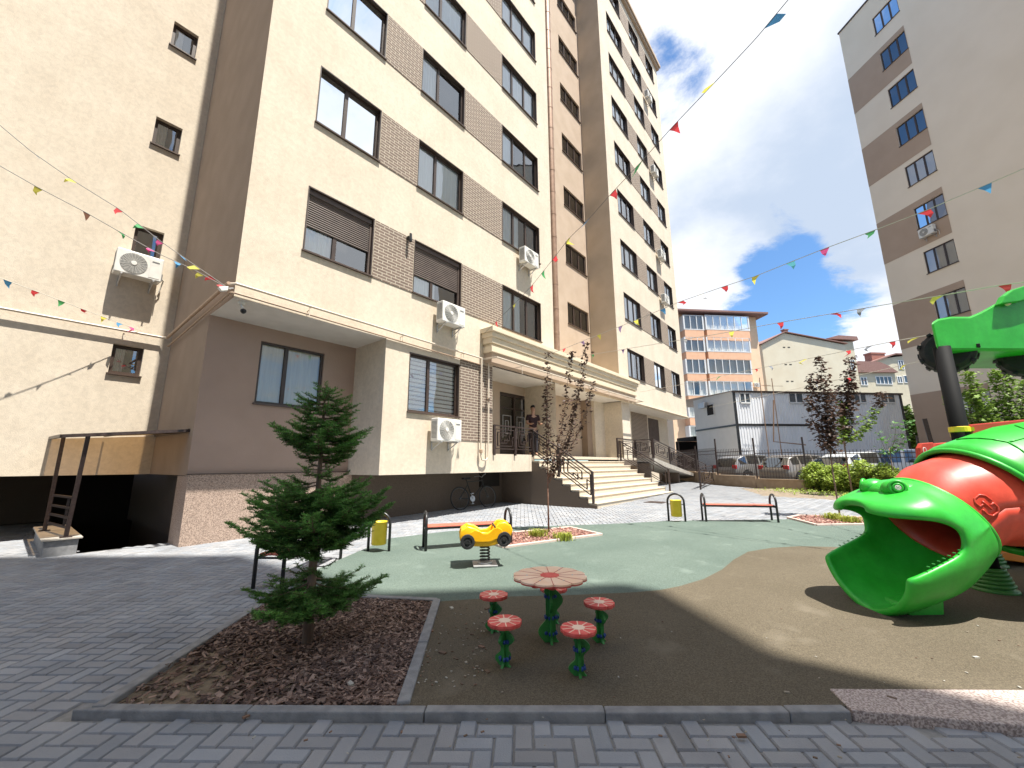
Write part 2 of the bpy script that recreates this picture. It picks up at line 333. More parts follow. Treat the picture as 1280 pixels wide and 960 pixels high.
def window(parent, pl, h, n=2, style='curtain', split=None, fm=None, sill=True, d=0, gl=None, ratios=None, fw=.055, label=None, dep=.09, lining=False, cm=None):
    u0, z0, u1, z1 = h[:4]; fm = fm or M_FRAME
    f = MB(); a, b = d-dep-.05, d-dep
    pl.box(f, u0, z0, u1, z0+fw, a, b); pl.box(f, u0, z1-fw, u1, z1, a, b); pl.box(f, u0, z0+fw, u0+fw, z1-fw, a, b); pl.box(f, u1-fw, z0+fw, u1, z1-fw, a, b)
    ratios = ratios or [1/n]*n; x = u0
    for r in ratios[:-1]:
        x += (u1-u0)*r; pl.box(f, x-fw*.75, z0+fw, x+fw*.75, z1-fw, a+.002, b-.002)
    if lining:      # brown sheet-metal lining of the reveal
        pl.box(f, u0-.012, z1-.004, u1+.012, z1+.022, a, d+.012); pl.box(f, u1-.018, z0, u1+.012, z1-.004, a, d+.010); pl.box(f, u0-.012, z0, u0+.010, z1-.004, a, d+.010)
    w = f.build('window', fm, parent)
    if label: w['label'] = label
    g = MB(); g.face([pl.p(u0+fw, z0+fw, a+.02), pl.p(u1-fw, z0+fw, a+.02), pl.p(u1-fw, z1-fw, a+.02), pl.p(u0+fw, z1-fw, a+.02)]); g.build('pane', gl or M_GLASS, w)
    if sill:
        s_ = MB(); s_.obox(pl.p((u0+u1)/2, z0-.018, d-.03), pl.U*((u1-u0)/2+.03), V((0, 0, .016)), pl.N*.085); s_.build('sill', M_SILL, w)
    if style in ('curtain', 'half', 'blind'):
        c = MB(); k = 20 if style != 'blind' else 1; ua, ub = u0+.03, u1-.03
        if style == 'half': ub = u0+(u1-u0)*random.uniform(.38, .6)
        for i in range(k):
            p, q = ua+(ub-ua)*i/k, ua+(ub-ua)*(i+1)/k; o1, o2 = (.012*math.sin(i*2.1), .012*math.sin((i+1)*2.1)) if k > 1 else (0, 0)
            c.face([pl.p(p, z0+.02, a-.02+o1), pl.p(q, z0+.02, a-.02+o2), pl.p(q, z1-.02, a-.02+o2), pl.p(p, z1-.02, a-.02+o1)])
        c.build('curtain', (cm or M_CURT) if style != 'blind' else M_CURT2, w)
    if style == 'zebra':
        c = MB(); k = 13
        for i in range(k): c.face([pl.p(u0+.03, z0+(z1-z0)*i/k, a-.02), pl.p(u1-.03, z0+(z1-z0)*i/k, a-.02), pl.p(u1-.03, z0+(z1-z0)*(i+.72)/k, a-.02), pl.p(u0+.03, z0+(z1-z0)*(i+.72)/k, a-.02)])
        c.build('blind', M_CURT, w)
    return w

def dup(root, loc, rz=0, label=None, scale=None):
    def cp(o, par):
        c = o.copy(); COL.objects.link(c)
        if par: c.parent = par
        for ch in [k for k in COL.objects if k.parent == o]: cp(ch, c)
        return c
    r = cp(root, None); r.location = loc; r.rotation_euler.z = rz
    if scale: r.scale = scale
    if label: r['label'] = label
    return r
# ---------------- ground ----------------
BV = V((math.cos(YA-R(-6.793)), math.sin(YA-R(-6.793)), 0))          # right tower's horizontal direction
AV = V((BV.y, -BV.x, 0))
def sheet(name, poly, off, m, parent=None, uni=True):
    bm = bmesh.new(); vs = [bm.verts.new((p[0], p[1], 0)) for p in poly]; bm.faces.new(vs)
    for x in (1, 1.5, 2, 2.5, 3, 60):
        bmesh.ops.bisect_plane(bm, geom=bm.verts[:]+bm.edges[:]+bm.faces[:], plane_co=(x, 0, 0), plane_no=(1, 0, 0))
    bmesh.ops.triangulate(bm, faces=bm.faces[:])
    for v in bm.verts: v.co.z = gz(v.co.x)+off
    bmesh.ops.recalc_face_normals(bm, faces=bm.faces[:])
    for f in bm.faces:
        if f.normal.z < 0: f.normal_flip()
    me = bpy.data.meshes.new(name); bm.to_mesh(me); bm.free(); me.materials.append(m)
    o = bpy.data.objects.new(name, me); COL.objects.link(o); return struct(o)
for P_ in ([(-400, -400), (600, -400), (600, 9.95), (-400, 9.95)], [(-400, 9.95), (.98, 9.95), (.98, 600), (-400, 600)], [(2.75, 9.95), (600, 9.95), (600, 600), (2.75, 600)], [(.98, 17), (2.75, 17), (2.75, 600), (.98, 600)]): sheet('ground', P_, -.012, M_ASPH)
# key ground outlines, measured in metres
KA, KB = gp(88, 897, .02), gp(1066, 900, .02)            # near kerb foot, left and right ends
KD = (KB-KA); KD.z = 0; KD.normalize(); KN = V((-KD.y, KD.x, 0))     # KN points away from the camera
BL, BR, TR, TL = gp(122, 884, .06), gp(503, 882, .06), gp(546, 750, .06), V((2.10, 5.0, 0))
RUBB = .05
rub = [BR, TR, TL, gp(362, 738, .05), gp(395, 712, .05), gp(486, 673, .05), gp(560, 664, .05), gp(640, 659, .05), gp(760, 655, .05), gp(838, 651, .05), gp(985, 649, .05), gp(1100, 650, .05),
       V((14.5, -3.5, 0)), V((9, -9, 0)), V((5.0, -4.0, 0)), gp(1300, 879, .05), gp(1062, 884, .05)]
def rubber(name, c, c2):
    m = bpy.data.materials.new(name); m.use_nodes = True; t = m.node_tree; n = t.nodes; l = t.links; b = n['Principled BSDF']; b.inputs['Roughness'].default_value = .92; b.inputs['Specular IOR Level'].default_value = .25
    tx = n.new('ShaderNodeTexCoord')
    def no(sc, de): q = n.new('ShaderNodeTexNoise'); q.inputs['Scale'].default_value = sc; q.inputs['Detail'].default_value = de; l.new(tx.outputs['Object'], q.inputs[0]); return q.outputs[0]
    r = n.new('ShaderNodeValToRGB'); r.color_ramp.elements[0].position = .3; r.color_ramp.elements[1].position = .7; r.color_ramp.elements[0].color = (*c, 1); r.color_ramp.elements[1].color = (*c2, 1); l.new(no(1.1, 7), r.inputs[0])
    vo = n.new('ShaderNodeTexVoronoi'); vo.inputs['Scale'].default_value = 160; l.new(tx.outputs['Object'], vo.inputs[0])
    mr = n.new('ShaderNodeMapRange'); mr.inputs[3].default_value = .62; mr.inputs[4].default_value = 1.35; s = n.new('ShaderNodeSeparateColor'); l.new(vo.outputs['Color'], s.inputs[0]); l.new(s.outputs[0], mr.inputs[0])
    x = n.new('ShaderNodeMixRGB'); x.blend_type = 'MULTIPLY'; x.inputs[0].default_value = .8; l.new(r.outputs[0], x.inputs[1]); l.new(mr.outputs[0], x.inputs[2])
    # dusty scuffs and a few worn marks
    r2 = n.new('ShaderNodeValToRGB'); r2.color_ramp.elements[0].position = .60; r2.color_ramp.elements[1].position = .85; l.new(no(2.6, 9), r2.inputs[0])
    x2 = n.new('ShaderNodeMixRGB'); l.new(r2.outputs[0], x2.inputs[0]); l.new(x.outputs[0], x2.inputs[1]); x2.inputs[2].default_value = (*[v*1.25+.025 for v in c2], 1)
    l.new(x2.outputs[0], b.inputs['Base Color'])
    bp = n.new('ShaderNodeBump'); bp.inputs['Distance'].default_value = .003; bp.inputs['Strength'].default_value = .7; l.new(vo.outputs['Distance'], bp.inputs['Height']); l.new(bp.outputs[0], b.inputs['Normal'])
    return m
M_RG = rubber('green_rubber_crumb', (.098, .132, .112), (.124, .161, .137))
M_RB = rubber('brown_rubber_crumb', (.104, .086, .059), (.125, .104, .073))
sheet('play_surface_green', rub, RUBB, M_RG)
gb = [gp(540, 753, .05), gp(640, 746, .05), gp(720, 744, .05), gp(790, 741, .05), gp(825, 738, .05), gp(850, 733, .05), gp(880, 724, .05), gp(903, 712, .05), gp(917, 700, .05), gp(935, 690, .05), gp(965, 685, .05), gp(1000, 683, .05), gp(1040, 684, .05),
      V((9.2, -1.4, 0)), V((11.5, -4.2, 0)), V((8.5, -7.5, 0)), V((5.0, -4.0, 0)), gp(1300, 879, .05), gp(1062, 884, .05), BR]
sheet('play_surface_brown', gb, RUBB+.004, M_RB)
# granite-chip apron on the right with a raised edge
ga, gbb, gcc, gd = gp(1037, 862, .055), gp(1292, 853, .055), gp(1310, 885, .055), gp(1065, 889, .055)
ap = MB(); far = V((5.9, -3.2, 0)); far2 = V((5.2, -3.8, 0))
ap.prism([V((q.x, q.y, gz(q.x)+.062)) for q in (ga, far, far2, gd)], (0, 0, -.12)); struct(ap.build('granite_apron', M_GRAN2, bevel=.006))
# kerbs
def kerb(name, a, b, w, h, z0=-.05, m=None, seg=1.0):
    mb = MB(); a, b = V(a), V(b); t = (b-a); t.z = 0; ln = t.length; t.normalize(); s = V((-t.y, t.x, 0)); x = 0
    while x < ln-.02:
        e = min(ln, x+seg); p, q = a+t*(x+.002), a+t*(e-.002); zp, zq = gz(p.x), gz(q.x); dz = random.uniform(-.003, .003)
        c = (p+q)/2; c.z = (zp+zq)/2+(h+z0)/2+dz
        mb.obox(c, V(((q-p).x/2, (q-p).y/2, (zq-zp)/2)), s*w/2, V((0, 0, (h-z0)/2))); x = e
    return struct(mb.build(name, m or M_KERB, bevel=.008))
kerb('front_kerb', KA+KN*.035, KB+KN*.035, .07, .060)
kerb('bed_kerb', TR+V((0, 0, 0)), BR-(TR-BR).normalized()*-.02, .075, .075)
kerb('bed_kerb', TL, TR, .075, .075)
kerb('bed_kerb', BL, TL, .075, .07)
# herringbone block paving, real blocks
def inpoly(x, y, P):
    c = False; j = len(P)-1
    for i in range(len(P)):
        a, b = P[i], P[j]
        if (a[1] > y) != (b[1] > y) and x < (b[0]-a[0])*(y-a[1])/(b[1]-a[1])+a[0]: c = not c
        j = i
    return c
bedP = [BL, BR, TR, TL]
plants2 = [gp(630, 685, .05), gp(752, 669, .05), gp(712, 660, .05), gp(590, 672, .05)]
plants3 = [gp(985, 648, .05), gp(1020, 657, .05), gp(1096, 656, .05), gp(1105, 648, .05), gp(1000, 645, .05)]
plotH = [V((20.8, 4.0, 0)), V((17.2, 2.6, 0)), V((15.5, -3.8, 0)), V((22.5, -5.0, 0))]
excl = [bedP, rub, [ga, far, far2, gd], plants2, plants3, plotH, [(10.85, 5.76), (17.3, 5.76), (17.3, 9), (10.85, 9)]]
site = [(-6, -6), (-6, 16.5), (.98, 16.5), (.98, 9.95), (2.75, 9.95), (2.75, 16.5), (40, 16.5), (40, 8.8), (26, 8.5), (22.2, 5.2), (20.6, 3.0), (19.5, 1), (17.5, -6)]
pm = MB(); pc = []; a1, a2 = KD, KN; bw = .10; HB = [(0, 0, 2, 1)]
og = KA-KN*.03
rnd = random.Random(3)
cells = []
for i in range(-130, 460):
    for j in range(-150, 330):
        k = (i-j) % 4
        if k == 0: cells.append((i, j, 2, 1))
        elif k == 3 : cells.append((i, j, 1, 2))
def herr(i, j):
    return None
M2 = .1
for (i, j, w, h) in cells:
    cx, cy = (i+w/2)*M2, (j+h/2)*M2
    p = og+a1*cx+a2*cy
    if p.x < -5 or p.x > 30 or p.y < -5 or p.y > 16: continue
    dcam = (p-CAM).dot(FW)
    if dcam < 1.2 or dcam > 26: continue
    if abs((p-CAM).dot(RT)) > dcam*1.4+1: continue
    if not inpoly(p.x, p.y, site): continue
    if any(inpoly(p.x, p.y, e) for e in excl): continue
    dk = (p-KA).dot(KN)
    if -.0 < dk < .13 and -.1 < (p-KA).dot(KD) < (KB-KA).dot(KD)+.05: continue
    ch = .007 if dcam < 14 else 0; z = gz(p.x)+.018+rnd.uniform(-.0016, .0016)+.012*min(1, max(0, (dk-.1)/1.5)); g = .0035
    hw, hh = w*M2/2-g, h*M2/2-g; ti = rnd.uniform(-.004, .004); tj = rnd.uniform(-.004, .004)
    def P(u, v, dz): return (p.x+a1.x*u+a2.x*v, p.y+a1.y*u+a2.y*v, z+dz+u*ti+v*tj)
    o4 = [P(-hw, -hh, -.012), P(hw, -hh, -.012), P(hw, hh, -.012), P(-hw, hh, -.012)]; t4 = [P(-hw+ch, -hh+ch, 0), P(hw-ch, -hh+ch, 0), P(hw-ch, hh-ch, 0), P(-hw+ch, hh-ch, 0)]
    v = rnd.gauss(1, .055)*(rnd.choice((.80, .86, 1.12)) if rnd.random() < .07 else 1); wm = rnd.uniform(-.03, .03); c = (v*(1+wm), v, v*(1-wm))
    i0 = len(pm.v); pm.v += o4+t4; pm.f.append((i0+4, i0+5, i0+6, i0+7)); pm.fm.append(0); pc.append(c)
    if dcam < 14:
        for q in range(4): pm.f.append((i0+q, i0+(q+1) % 4, i0+4+(q+1) % 4, i0+4+q)); pm.fm.append(0); pc.append(c)
M_PAV = mat('grey_concrete_paver', (.235, .243, .26), .9, (.315, .322, .335), 1.6, bump=.4, bsc=140, attr='Col', mixr=(.3, .7))
struct(pm.build('block_paving', M_PAV, cols=pc, fix=False))
sheet('paving_bed', site, .004, M_GROUT)
sheet('far_pavement', [(30, 8.9), (60, 8.9), (60, 20), (30, 20)], .012, mat('far_paving', (.22, .22, .22), .9, (.28, .28, .28), 3))
# manhole cover by the stairs
mh = gp(820, 629); m_ = MB(); m_.box(mh.x-.3, mh.y-.3, gz(mh.x)+.02, mh.x+.3, mh.y+.3, gz(mh.x)+.036); tag(m_.build('drain_cover', M_IRON, bevel=.004), 'small dark square drain cover in the paving before the stairs', 'drain cover')
# bark mulch beds
def mulchbed(poly, name, label, n, soil, sc=1.0, dens=None, base=.03, cols=((.17, .105, .078), (.09, .054, .042), (.27, .185, .145))):
    sheet('bed_soil', poly, base, soil)
    mb = MB(); cl = []; xs = [p[0] for p in poly]; ys = [p[1] for p in poly]; r = random.Random(5); k = 0
    while k < n:
        x, y = r.uniform(min(xs), max(xs)), r.uniform(min(ys), max(ys))
        if not inpoly(x, y, poly): k += .02; continue
        if dens and r.random() > dens(x, y): k += .3; continue
        k += 1; l_, w_, t_ = r.uniform(.012, .032)*sc, r.uniform(.005, .013)*sc, .002*sc; e = Matrix.Rotation(r.uniform(0, 6.3), 3, 'Z') @ Matrix.Rotation(r.gauss(0, .38), 3, 'X') @ Matrix.Rotation(r.gauss(0, .3), 3, 'Y')
        mb.obox((x, y, gz(x)+base+r.uniform(.002, .024)), e @ V((l_, 0, 0)), e @ V((0, w_, 0)), e @ V((0, 0, t_)))
        c = r.choice(cols); q = r.uniform(.6, 1.35); cl += [(c[0]*q, c[1]*q, c[2]*q)]*6
    o = mb.build(name, mat('bark_chips', (1, 1, 1), .85, attr='Col'), cols=cl, fix=False); tag(o, label, 'bark mulch', kind='stuff'); return o
def inset(P, d):
    c = sum((V((p[0], p[1], 0)) for p in P), V())/len(P); return [V((p[0], p[1], 0))+(c-V((p[0], p[1], 0))).normalized()*d for p in P]
def bd(x, y):
    q = V((x, y, 0))-BL; d = q.dot(V((1.8, -.3, 0)).normalized()); return min(1, max(.10, (q.length-.42)*.85))
mulchbed(inset(bedP, .04), 'bark_mulch', 'reddish brown bark chips covering the large bed under the fir', 15000, M_GRASSDIRT, 1.0, bd, base=.035)
for P, nm, lb, n in ((plants2, 'a', 'reddish bark chips in the small bed behind the yellow car rider', 3500), (plants3, 'b', 'bark chips in the far bed left of the frog slide', 3500)):
    mulchbed(inset(P, .05), 'bark_mulch', lb, n, M_GRASSDIRT, 1.3, base=.05, cols=((.30, .14, .11), (.22, .10, .08), (.42, .26, .21)))
    for i in range(len(P)):
        kerb('small_bed_kerb', P[i], P[(i+1) % len(P)], .06, .085, m=M_KERBP)
# soil strip under the hedge
sheet('hedge_soil', plotH, .02, mat('dry_soil', (.17, .13, .09), .95, (.26, .21, .15), 9, bump=.6, bsc=40))

# ---------------- main apartment building ----------------
PF = PL((0, 8, 0), (1, 0, 0), (0, -1, 0)); PR = PL((0, 9.3, 0), (1, 0, 0), (0, -1, 0)); PLf = PL((0, 12.25, 0), (1, 0, 0), (0, -1, 0)); PM = PL((0, 9.4, 0), (1, 0, 0), (0, -1, 0))
PSL = PL((2.14, 0, 0), (0, -1, 0), (-1, 0, 0)); PSW = PL((17.83, 0, 0), (0, -1, 0), (-1, 0, 0)); PG = PL((0, 9.2, 0), (1, 0, 0), (0, -1, 0))
XA, XB, XC = (3.20, 4.72), (5.90, 7.54), (9.37, 11.47)
ZR = 32.2
bld = thing('apartment_building', 'tall cream apartment block with brown brick panels, stair tower and a recessed entrance', 'apartment building', (7, 10, 0))
holes = []; rows = [(2.67+3*k, 4.09+3*k) for k in range(10)]
for k, (a, b) in enumerate(rows):
    if k: holes.append((XA[0], a, XA[1], b, k, 'A'))
    holes.append((XB[0], a, XB[1], b, k, 'B'))
    if k: holes.append((XC[0], a, XC[1], b, k, 'C'))
wm = MB(); E = 2.14
up_ = [h for h in holes if h[1] > 4.3]; gf = [h for h in holes if h[1] < 4.3]
wall(wm, PF, E, 12.30, 4.3, ZR, up_)
wall(wm, PF, 5.22, 8.9, 1.2, 4.3, gf)
wall(wm, PF, 8.9, 10.88, 1.2, 1.72)
wm.face([PF.p(E, 4.3), PF.p(5.22, 4.3), (5.22, 9.3, 4.3), (E, 9.3, 4.3)], 1)            # soffit of the left recess
wall(wm, PL((5.22, 0, 0), (0, 1, 0), (-1, 0, 0)), 8, 9.3, 1.2, 4.3)                    # cheek of the projection
wm.face([(5.22, 8, 1.2), (10.88, 8, 1.2), (10.88, 12, 1.2), (5.22, 12, 1.2)], 1)       # underside
wm.face([(8.9, 8, 1.2), (8.9, 8, 4.35), (8.9, 9.4, 4.35), (8.9, 9.4, 1.2)])
wm.face([(12.30, 8, 1.72), (12.30, 8, ZR), (12.30, 9.4, ZR), (12.30, 9.4, 1.72)])
wm.build('wall', [M_CREAM, M_WHITE], bld, fix=False)
wl = MB()                                                                               # left block, same plane direction, farther back
lh = [(1.17, 3.42, 1.69, 4.08), (1.17, 6.25, 1.69, 6.98), (1.17, 9.17, 1.69, 9.93), (1.17, 12.1, 1.69, 12.85), (1.17, 15.1, 1.69, 15.85), (1.17, 18.1, 1.69, 18.85)]
wall(wl, PLf, -14, E, 1.25, ZR, lh, dep=.2)
wl.face([(-14, 12.25, 1.25), (E, 12.25, 1.25), (E, 20, 1.25), (-14, 20, 1.25)])
wl.build('wall', M_CREAM, bld, fix=False)['label'] = 'set-back left wall with small square windows'
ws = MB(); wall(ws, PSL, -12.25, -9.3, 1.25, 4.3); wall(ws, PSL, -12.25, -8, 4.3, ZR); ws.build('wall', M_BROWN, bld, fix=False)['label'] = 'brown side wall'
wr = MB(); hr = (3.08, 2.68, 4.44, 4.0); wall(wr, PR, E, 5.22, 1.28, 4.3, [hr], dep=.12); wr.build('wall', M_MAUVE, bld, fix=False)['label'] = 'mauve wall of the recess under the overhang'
# granite plinth and dark undercroft
pg_ = MB(); pg_.box(E+.01, 9.24, -.1, 5.3, 9.45, 1.265); pg_.box(E+.01, 9.45, -.1, E+.3, 9.95, 1.24)
pg_.build('plinth', M_GRAN, bld)
pd = MB(); pd.box(5.3, 9.32, -.1, 10.9, 9.5, 1.2); pd.box(10.86, 8.02, 0, 10.98, 9.4, 1.70); pd.box(2.6, 9.95, -.1, 2.75, 17, 1.24); pd.box(-14, 17, -.1, 3, 17.2, 1.24)
pd.build('undercroft_wall', M_FLANK, bld)
hb = MB(); hb.box(9.75, 9.24, .72, 10.65, 9.32, 1.14); hb.build('vent_hatch', M_DARK, bld)
rail_ = MB(); rail_.box(E-.012, 9.225, 1.262, 5.26, 9.30, 1.282); rail_.build('plinth_flashing', M_SILL, bld)
# brick panels between the windows
for k, (a, b) in enumerate(rows):
    bb = MB(); 
    if k: bb.box(XA[1]+.03, 7.985, a-.02, XB[0]-.03, 8.01, b); bb.build('brick_panel', M_BRICK, bld)
    bb = MB()
    if k: bb.box(XB[1]+.03, 7.985, a-.02, XC[0]-.03, 8.01, b)
    else: bb.box(XB[1]+.03, 7.985, 2.05, 8.88, 8.01, 4.28)
    bb.build('brick_panel', M_BRICK, bld)
rs = random.Random(11)
for h in holes:
    k, t = h[4], h[5]
    if k > 7: continue
    if t == 'C': window(bld, PF, h, 3, rs.choice(['half', 'curtain', 'curtain', 'half']), ratios=[.32, .34, .34], lining=True)
    elif t == 'A': window(bld, PF, h, 2, 'half' if k in (1, 2, 5) else 'curtain', ratios=[.44, .56], lining=True)
    else: window(bld, PF, h, 2, ('half' if k in (1, 3, 6) else 'curtain') if k else 'zebra', ratios=[.40, .60], lining=True)
    if k == 1 and t in 'AB':
        q = MB(); n_ = 17 if t == 'A' else 17; zt = h[3]; zb = h[3]-(.84 if t == 'A' else .90)
        for i in range(n_):
            z = zb+(zt-zb)*i/n_; s_ = (zt-zb)/n_
            q.face([PF.p(h[0], z, -.085), PF.p(h[2], z, -.085), PF.p(h[2], z+s_*.5, -.072), PF.p(h[0], z+s_*.5, -.072)])
            q.face([PF.p(h[0], z+s_*.5, -.072), PF.p(h[2], z+s_*.5, -.072), PF.p(h[2], z+s_, -.085), PF.p(h[0], z+s_, -.085)])
        PF.box(q, h[0]+.012, zt-.12, h[2]-.02, zt-.006, -.088, -.045); PF.box(q, h[0]+.012, h[1]+.01, h[0]+.05, zt-.12, -.088, -.06); PF.box(q, h[2]-.06, h[1]+.01, h[2]-.02, zt-.12, -.088, -.06)
        q.build('roller_shutter', M_ROLL, bld)
window(bld, PR, hr, 2, 'curtain', ratios=[.40, .60], fw=.05, dep=.05, gl=M_GLASSB, cm=M_CURT2, label='window in the shaded recess')
for i, h in enumerate(lh[:5]): window(bld, PLf, h, 1, 'half' if i != 1 else 'none', fw=.07, dep=.10)
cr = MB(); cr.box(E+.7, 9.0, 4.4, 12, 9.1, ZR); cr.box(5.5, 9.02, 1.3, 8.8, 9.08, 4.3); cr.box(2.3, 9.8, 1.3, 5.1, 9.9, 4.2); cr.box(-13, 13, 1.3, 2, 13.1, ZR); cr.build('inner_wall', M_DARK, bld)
rf = MB(); rf.box(-14, 12.27, ZR-.1, 12.5, 25, ZR); rf.box(E+.02, 8.02, ZR-.2, 28, 25, ZR-.11)
rf.box(-14, 24, 0, 28, 24.2, ZR-.2); rf.box(27.85, 8.4, 4.3, 27.98, 25, ZR-.2); rf.build('roof', M_SILL, bld)
# stair tower bay
wt = MB(); sh = [(15.70, 7.85+3.08*k, 17.70, 8.93+3.08*k) for k in range(8)]
wall(wt, PM, 12.30, 17.83, 5.2, ZR, sh, dep=.12)
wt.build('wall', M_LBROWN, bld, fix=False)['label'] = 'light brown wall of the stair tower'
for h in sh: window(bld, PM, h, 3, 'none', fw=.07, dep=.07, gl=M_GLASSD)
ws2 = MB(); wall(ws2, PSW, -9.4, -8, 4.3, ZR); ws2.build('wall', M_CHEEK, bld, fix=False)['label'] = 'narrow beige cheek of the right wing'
# right wing
WXA, WXB, WXC = (18.95, 21.05), (22.55, 24.2), (25.5, 27.05)
wh = []
for k in range(1, 10):
    a, b = rows[k]
    for t, q in (('A', WXA), ('B', WXB), ('C', WXC)): wh.append((q[0], a, q[1], b, k, t))
ww = MB(); wall(ww, PF, 17.83, 28, 4.3, ZR, wh)
ww.face([(17.83, 8, 4.3), (28, 8, 4.3), (28, 9.2, 4.3), (17.83, 9.2, 4.3)], 1)
ww.build('wall', [M_CREAM, M_WHITE], bld, fix=False)['label'] = 'cream right wing facade'; ww = MB()
gh = [(19.7, 2.3, 21.6, 4.2), (24.2, 2.75, 26.0, 4.15)]
wall(ww, PG, 18.3, 27.6, 0, 4.3, gh); wq = MB(); wq.face([(27.6, 9.2, 0), (27.6, 9.2, 4.3), (27.6, 14, 4.3), (27.6, 14, 0)]); wq.build('end_wall', M_CREAM, bld, fix=False)
ww.build('wall', [M_CREAM, M_WHITE], bld, fix=False)['label'] = 'ground floor wall under the right wing'
ww = MB(); ww.box(18.0, 8.05, 0, 18.9, 9.2, 4.3); ww.build('porch_pier', M_CREAM, bld)
ww = MB()
for k in range(1, 10):
    a, b = rows[k]
    for p, q in ((WXA[1], WXB[0]), (WXB[1], WXC[0])):
        bb = MB(); bb.box(p+.03, 7.985, a-.02, q-.03, 8.01, b); bb.build('brick_panel', M_BRICK, bld)
bb = MB(); bb.box(21.75, 9.185, 0.4, 24.05, 9.21, 4.28); bb.build('brick_panel', M_BRICK, bld)
for h in wh: window(bld, PF, h, 3 if h[5] == 'A' else 2, rs.choice(['half', 'curtain', 'half', 'blind']), lining=True)
window(bld, PG, gh[0], 2, 'half')
q = MB(); 
for i in range(30):
    z = gh[1][1]+1.4*i/30; q.face([PG.p(gh[1][0], z, -.035), PG.p(gh[1][2], z, -.035), PG.p(gh[1][2], z+.03, -.02), PG.p(gh[1][0], z+.03, -.02)]); q.face([PG.p(gh[1][0], z+.03, -.02), PG.p(gh[1][2], z+.03, -.02), PG.p(gh[1][2], z+.047, -.035), PG.p(gh[1][0], z+.047, -.035)])
q.build('roller_shutter', M_ROLL, bld)
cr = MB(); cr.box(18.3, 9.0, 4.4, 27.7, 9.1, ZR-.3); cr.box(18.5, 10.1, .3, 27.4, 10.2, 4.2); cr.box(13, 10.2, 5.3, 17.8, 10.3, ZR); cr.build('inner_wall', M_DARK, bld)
# attic cornice of the right wing
at_ = MB(); at_.box(17.75, 7.72, ZR-.28, 28.2, 8.6, ZR-.05); at_.box(17.8, 7.82, ZR-.5, 28.1, 8.02, ZR-.28); at_.box(27.5, 7.9, ZR-.05, 28.1, 8.5, ZR+.7); at_.build('attic_cornice', M_LBROWN, bld)
# string edge under the overhang: slim drip moulding
dm = MB(); dm.box(12.6, 7.93, 4.30, 28.05, 8.03, 4.44); dm.build('drip_moulding', M_TRIM, bld)
# entrance porch: stepped cornice, soffit, back wall
cn = MB()
X0, X1 = 8.45, 18.95
cn.box(X0-.10, 7.50, 5.20, X1+.10, 8.0, 5.34); cn.box(X0-.04, 7.56, 5.06, X1+.04, 8.0, 5.20); cn.box(X0, 7.62, 4.88, X1, 8.0, 5.06)
cn.box(X0+.06, 7.68, 4.80, X1-.06, 8.0, 4.88); cn.box(X0+.02, 7.64, 4.62, X1-.02, 8.0, 4.80)
cn.box(12.30, 8.0, 4.75, 17.83, 9.4, 5.25); cn.build('cornice', M_TRIM, bld, bevel=.012)
cn = MB(); cn.box(X0+.08, 7.70, 4.33, X1-.08, 8.0, 4.62); cn.build('fascia', M_LBROWN, bld)
cn = MB(); cn.box(8.92, 8.0, 4.30, 18.0, 9.4, 4.345); cn.build('porch_soffit', M_WHITE, bld)
cn = MB(); wall(cn, PM, 8.9, 18.3, 1.70, 4.3, [(10.85, 1.70, 12.62, 3.98)]); cn.build('porch_back_wall', M_LBROWN, bld, fix=False)
cn = MB(); cn.box(13.2, 9.22, 1.7, 13.9, 9.4, 4.3); cn.build('pilaster', M_BROWN, bld); cn = MB(); cn.box(16.55, 9.1, 1.7, 17.0, 9.4, 4.3); cn.build('pilaster', M_BROWN, bld)
cn = MB(); cn.box(17.0, 8.95, 1.7, 18.02, 9.39, 4.3); cn.build('porch_panel', M_CREAM, bld)
dr = MB(); PM.box(dr, 10.85, 1.7, 12.62, 1.85, -.12, -.05)
for u in (10.85, 11.68, 12.53): PM.box(dr, u, 1.85, u+.09, 3.98, -.12, -.04)
PM.box(dr, 10.94, 3.86, 12.53, 3.98, -.12, -.045); PM.box(dr, 10.94, 3.40, 12.53, 3.46, -.12, -.05); PM.box(dr, 10.94, 1.85, 12.53, 2.25, -.12, -.06)
drp = dr.build('entrance_door', M_FRAME, bld); dr = MB(); dr.face([PM.p(10.9, 2.2, -.09), PM.p(12.30, 2.2, -.09), PM.p(12.30, 3.9, -.09), PM.p(10.9, 3.9, -.09)]); dr.build('pane', M_GLASSD, drp)
dr = MB()
for q0 in (11.05, 11.85):
    for s0, s1 in (((0, 0), (0, .8)), ((0, .8), (.45, .8)), ((.45, .8), (.45, .15)), ((.45, .15), (.14, .15)), ((.14, .15), (.14, .62)), ((.14, .62), (.30, .62)), ((.30, .62), (.30, .3))):
        dr.bar(PM.p(q0+s0[0], 2.35+s0[1], -.03), PM.p(q0+s1[0], 2.35+s1[1], -.03), .022)
dr.build('door_ornament', M_ZINC, drp)
dr = MB(); dr.box(10.8, 9.6, 1.7, 12.7, 9.7, 4.0); dr.build('inner_wall', M_DARK, bld)

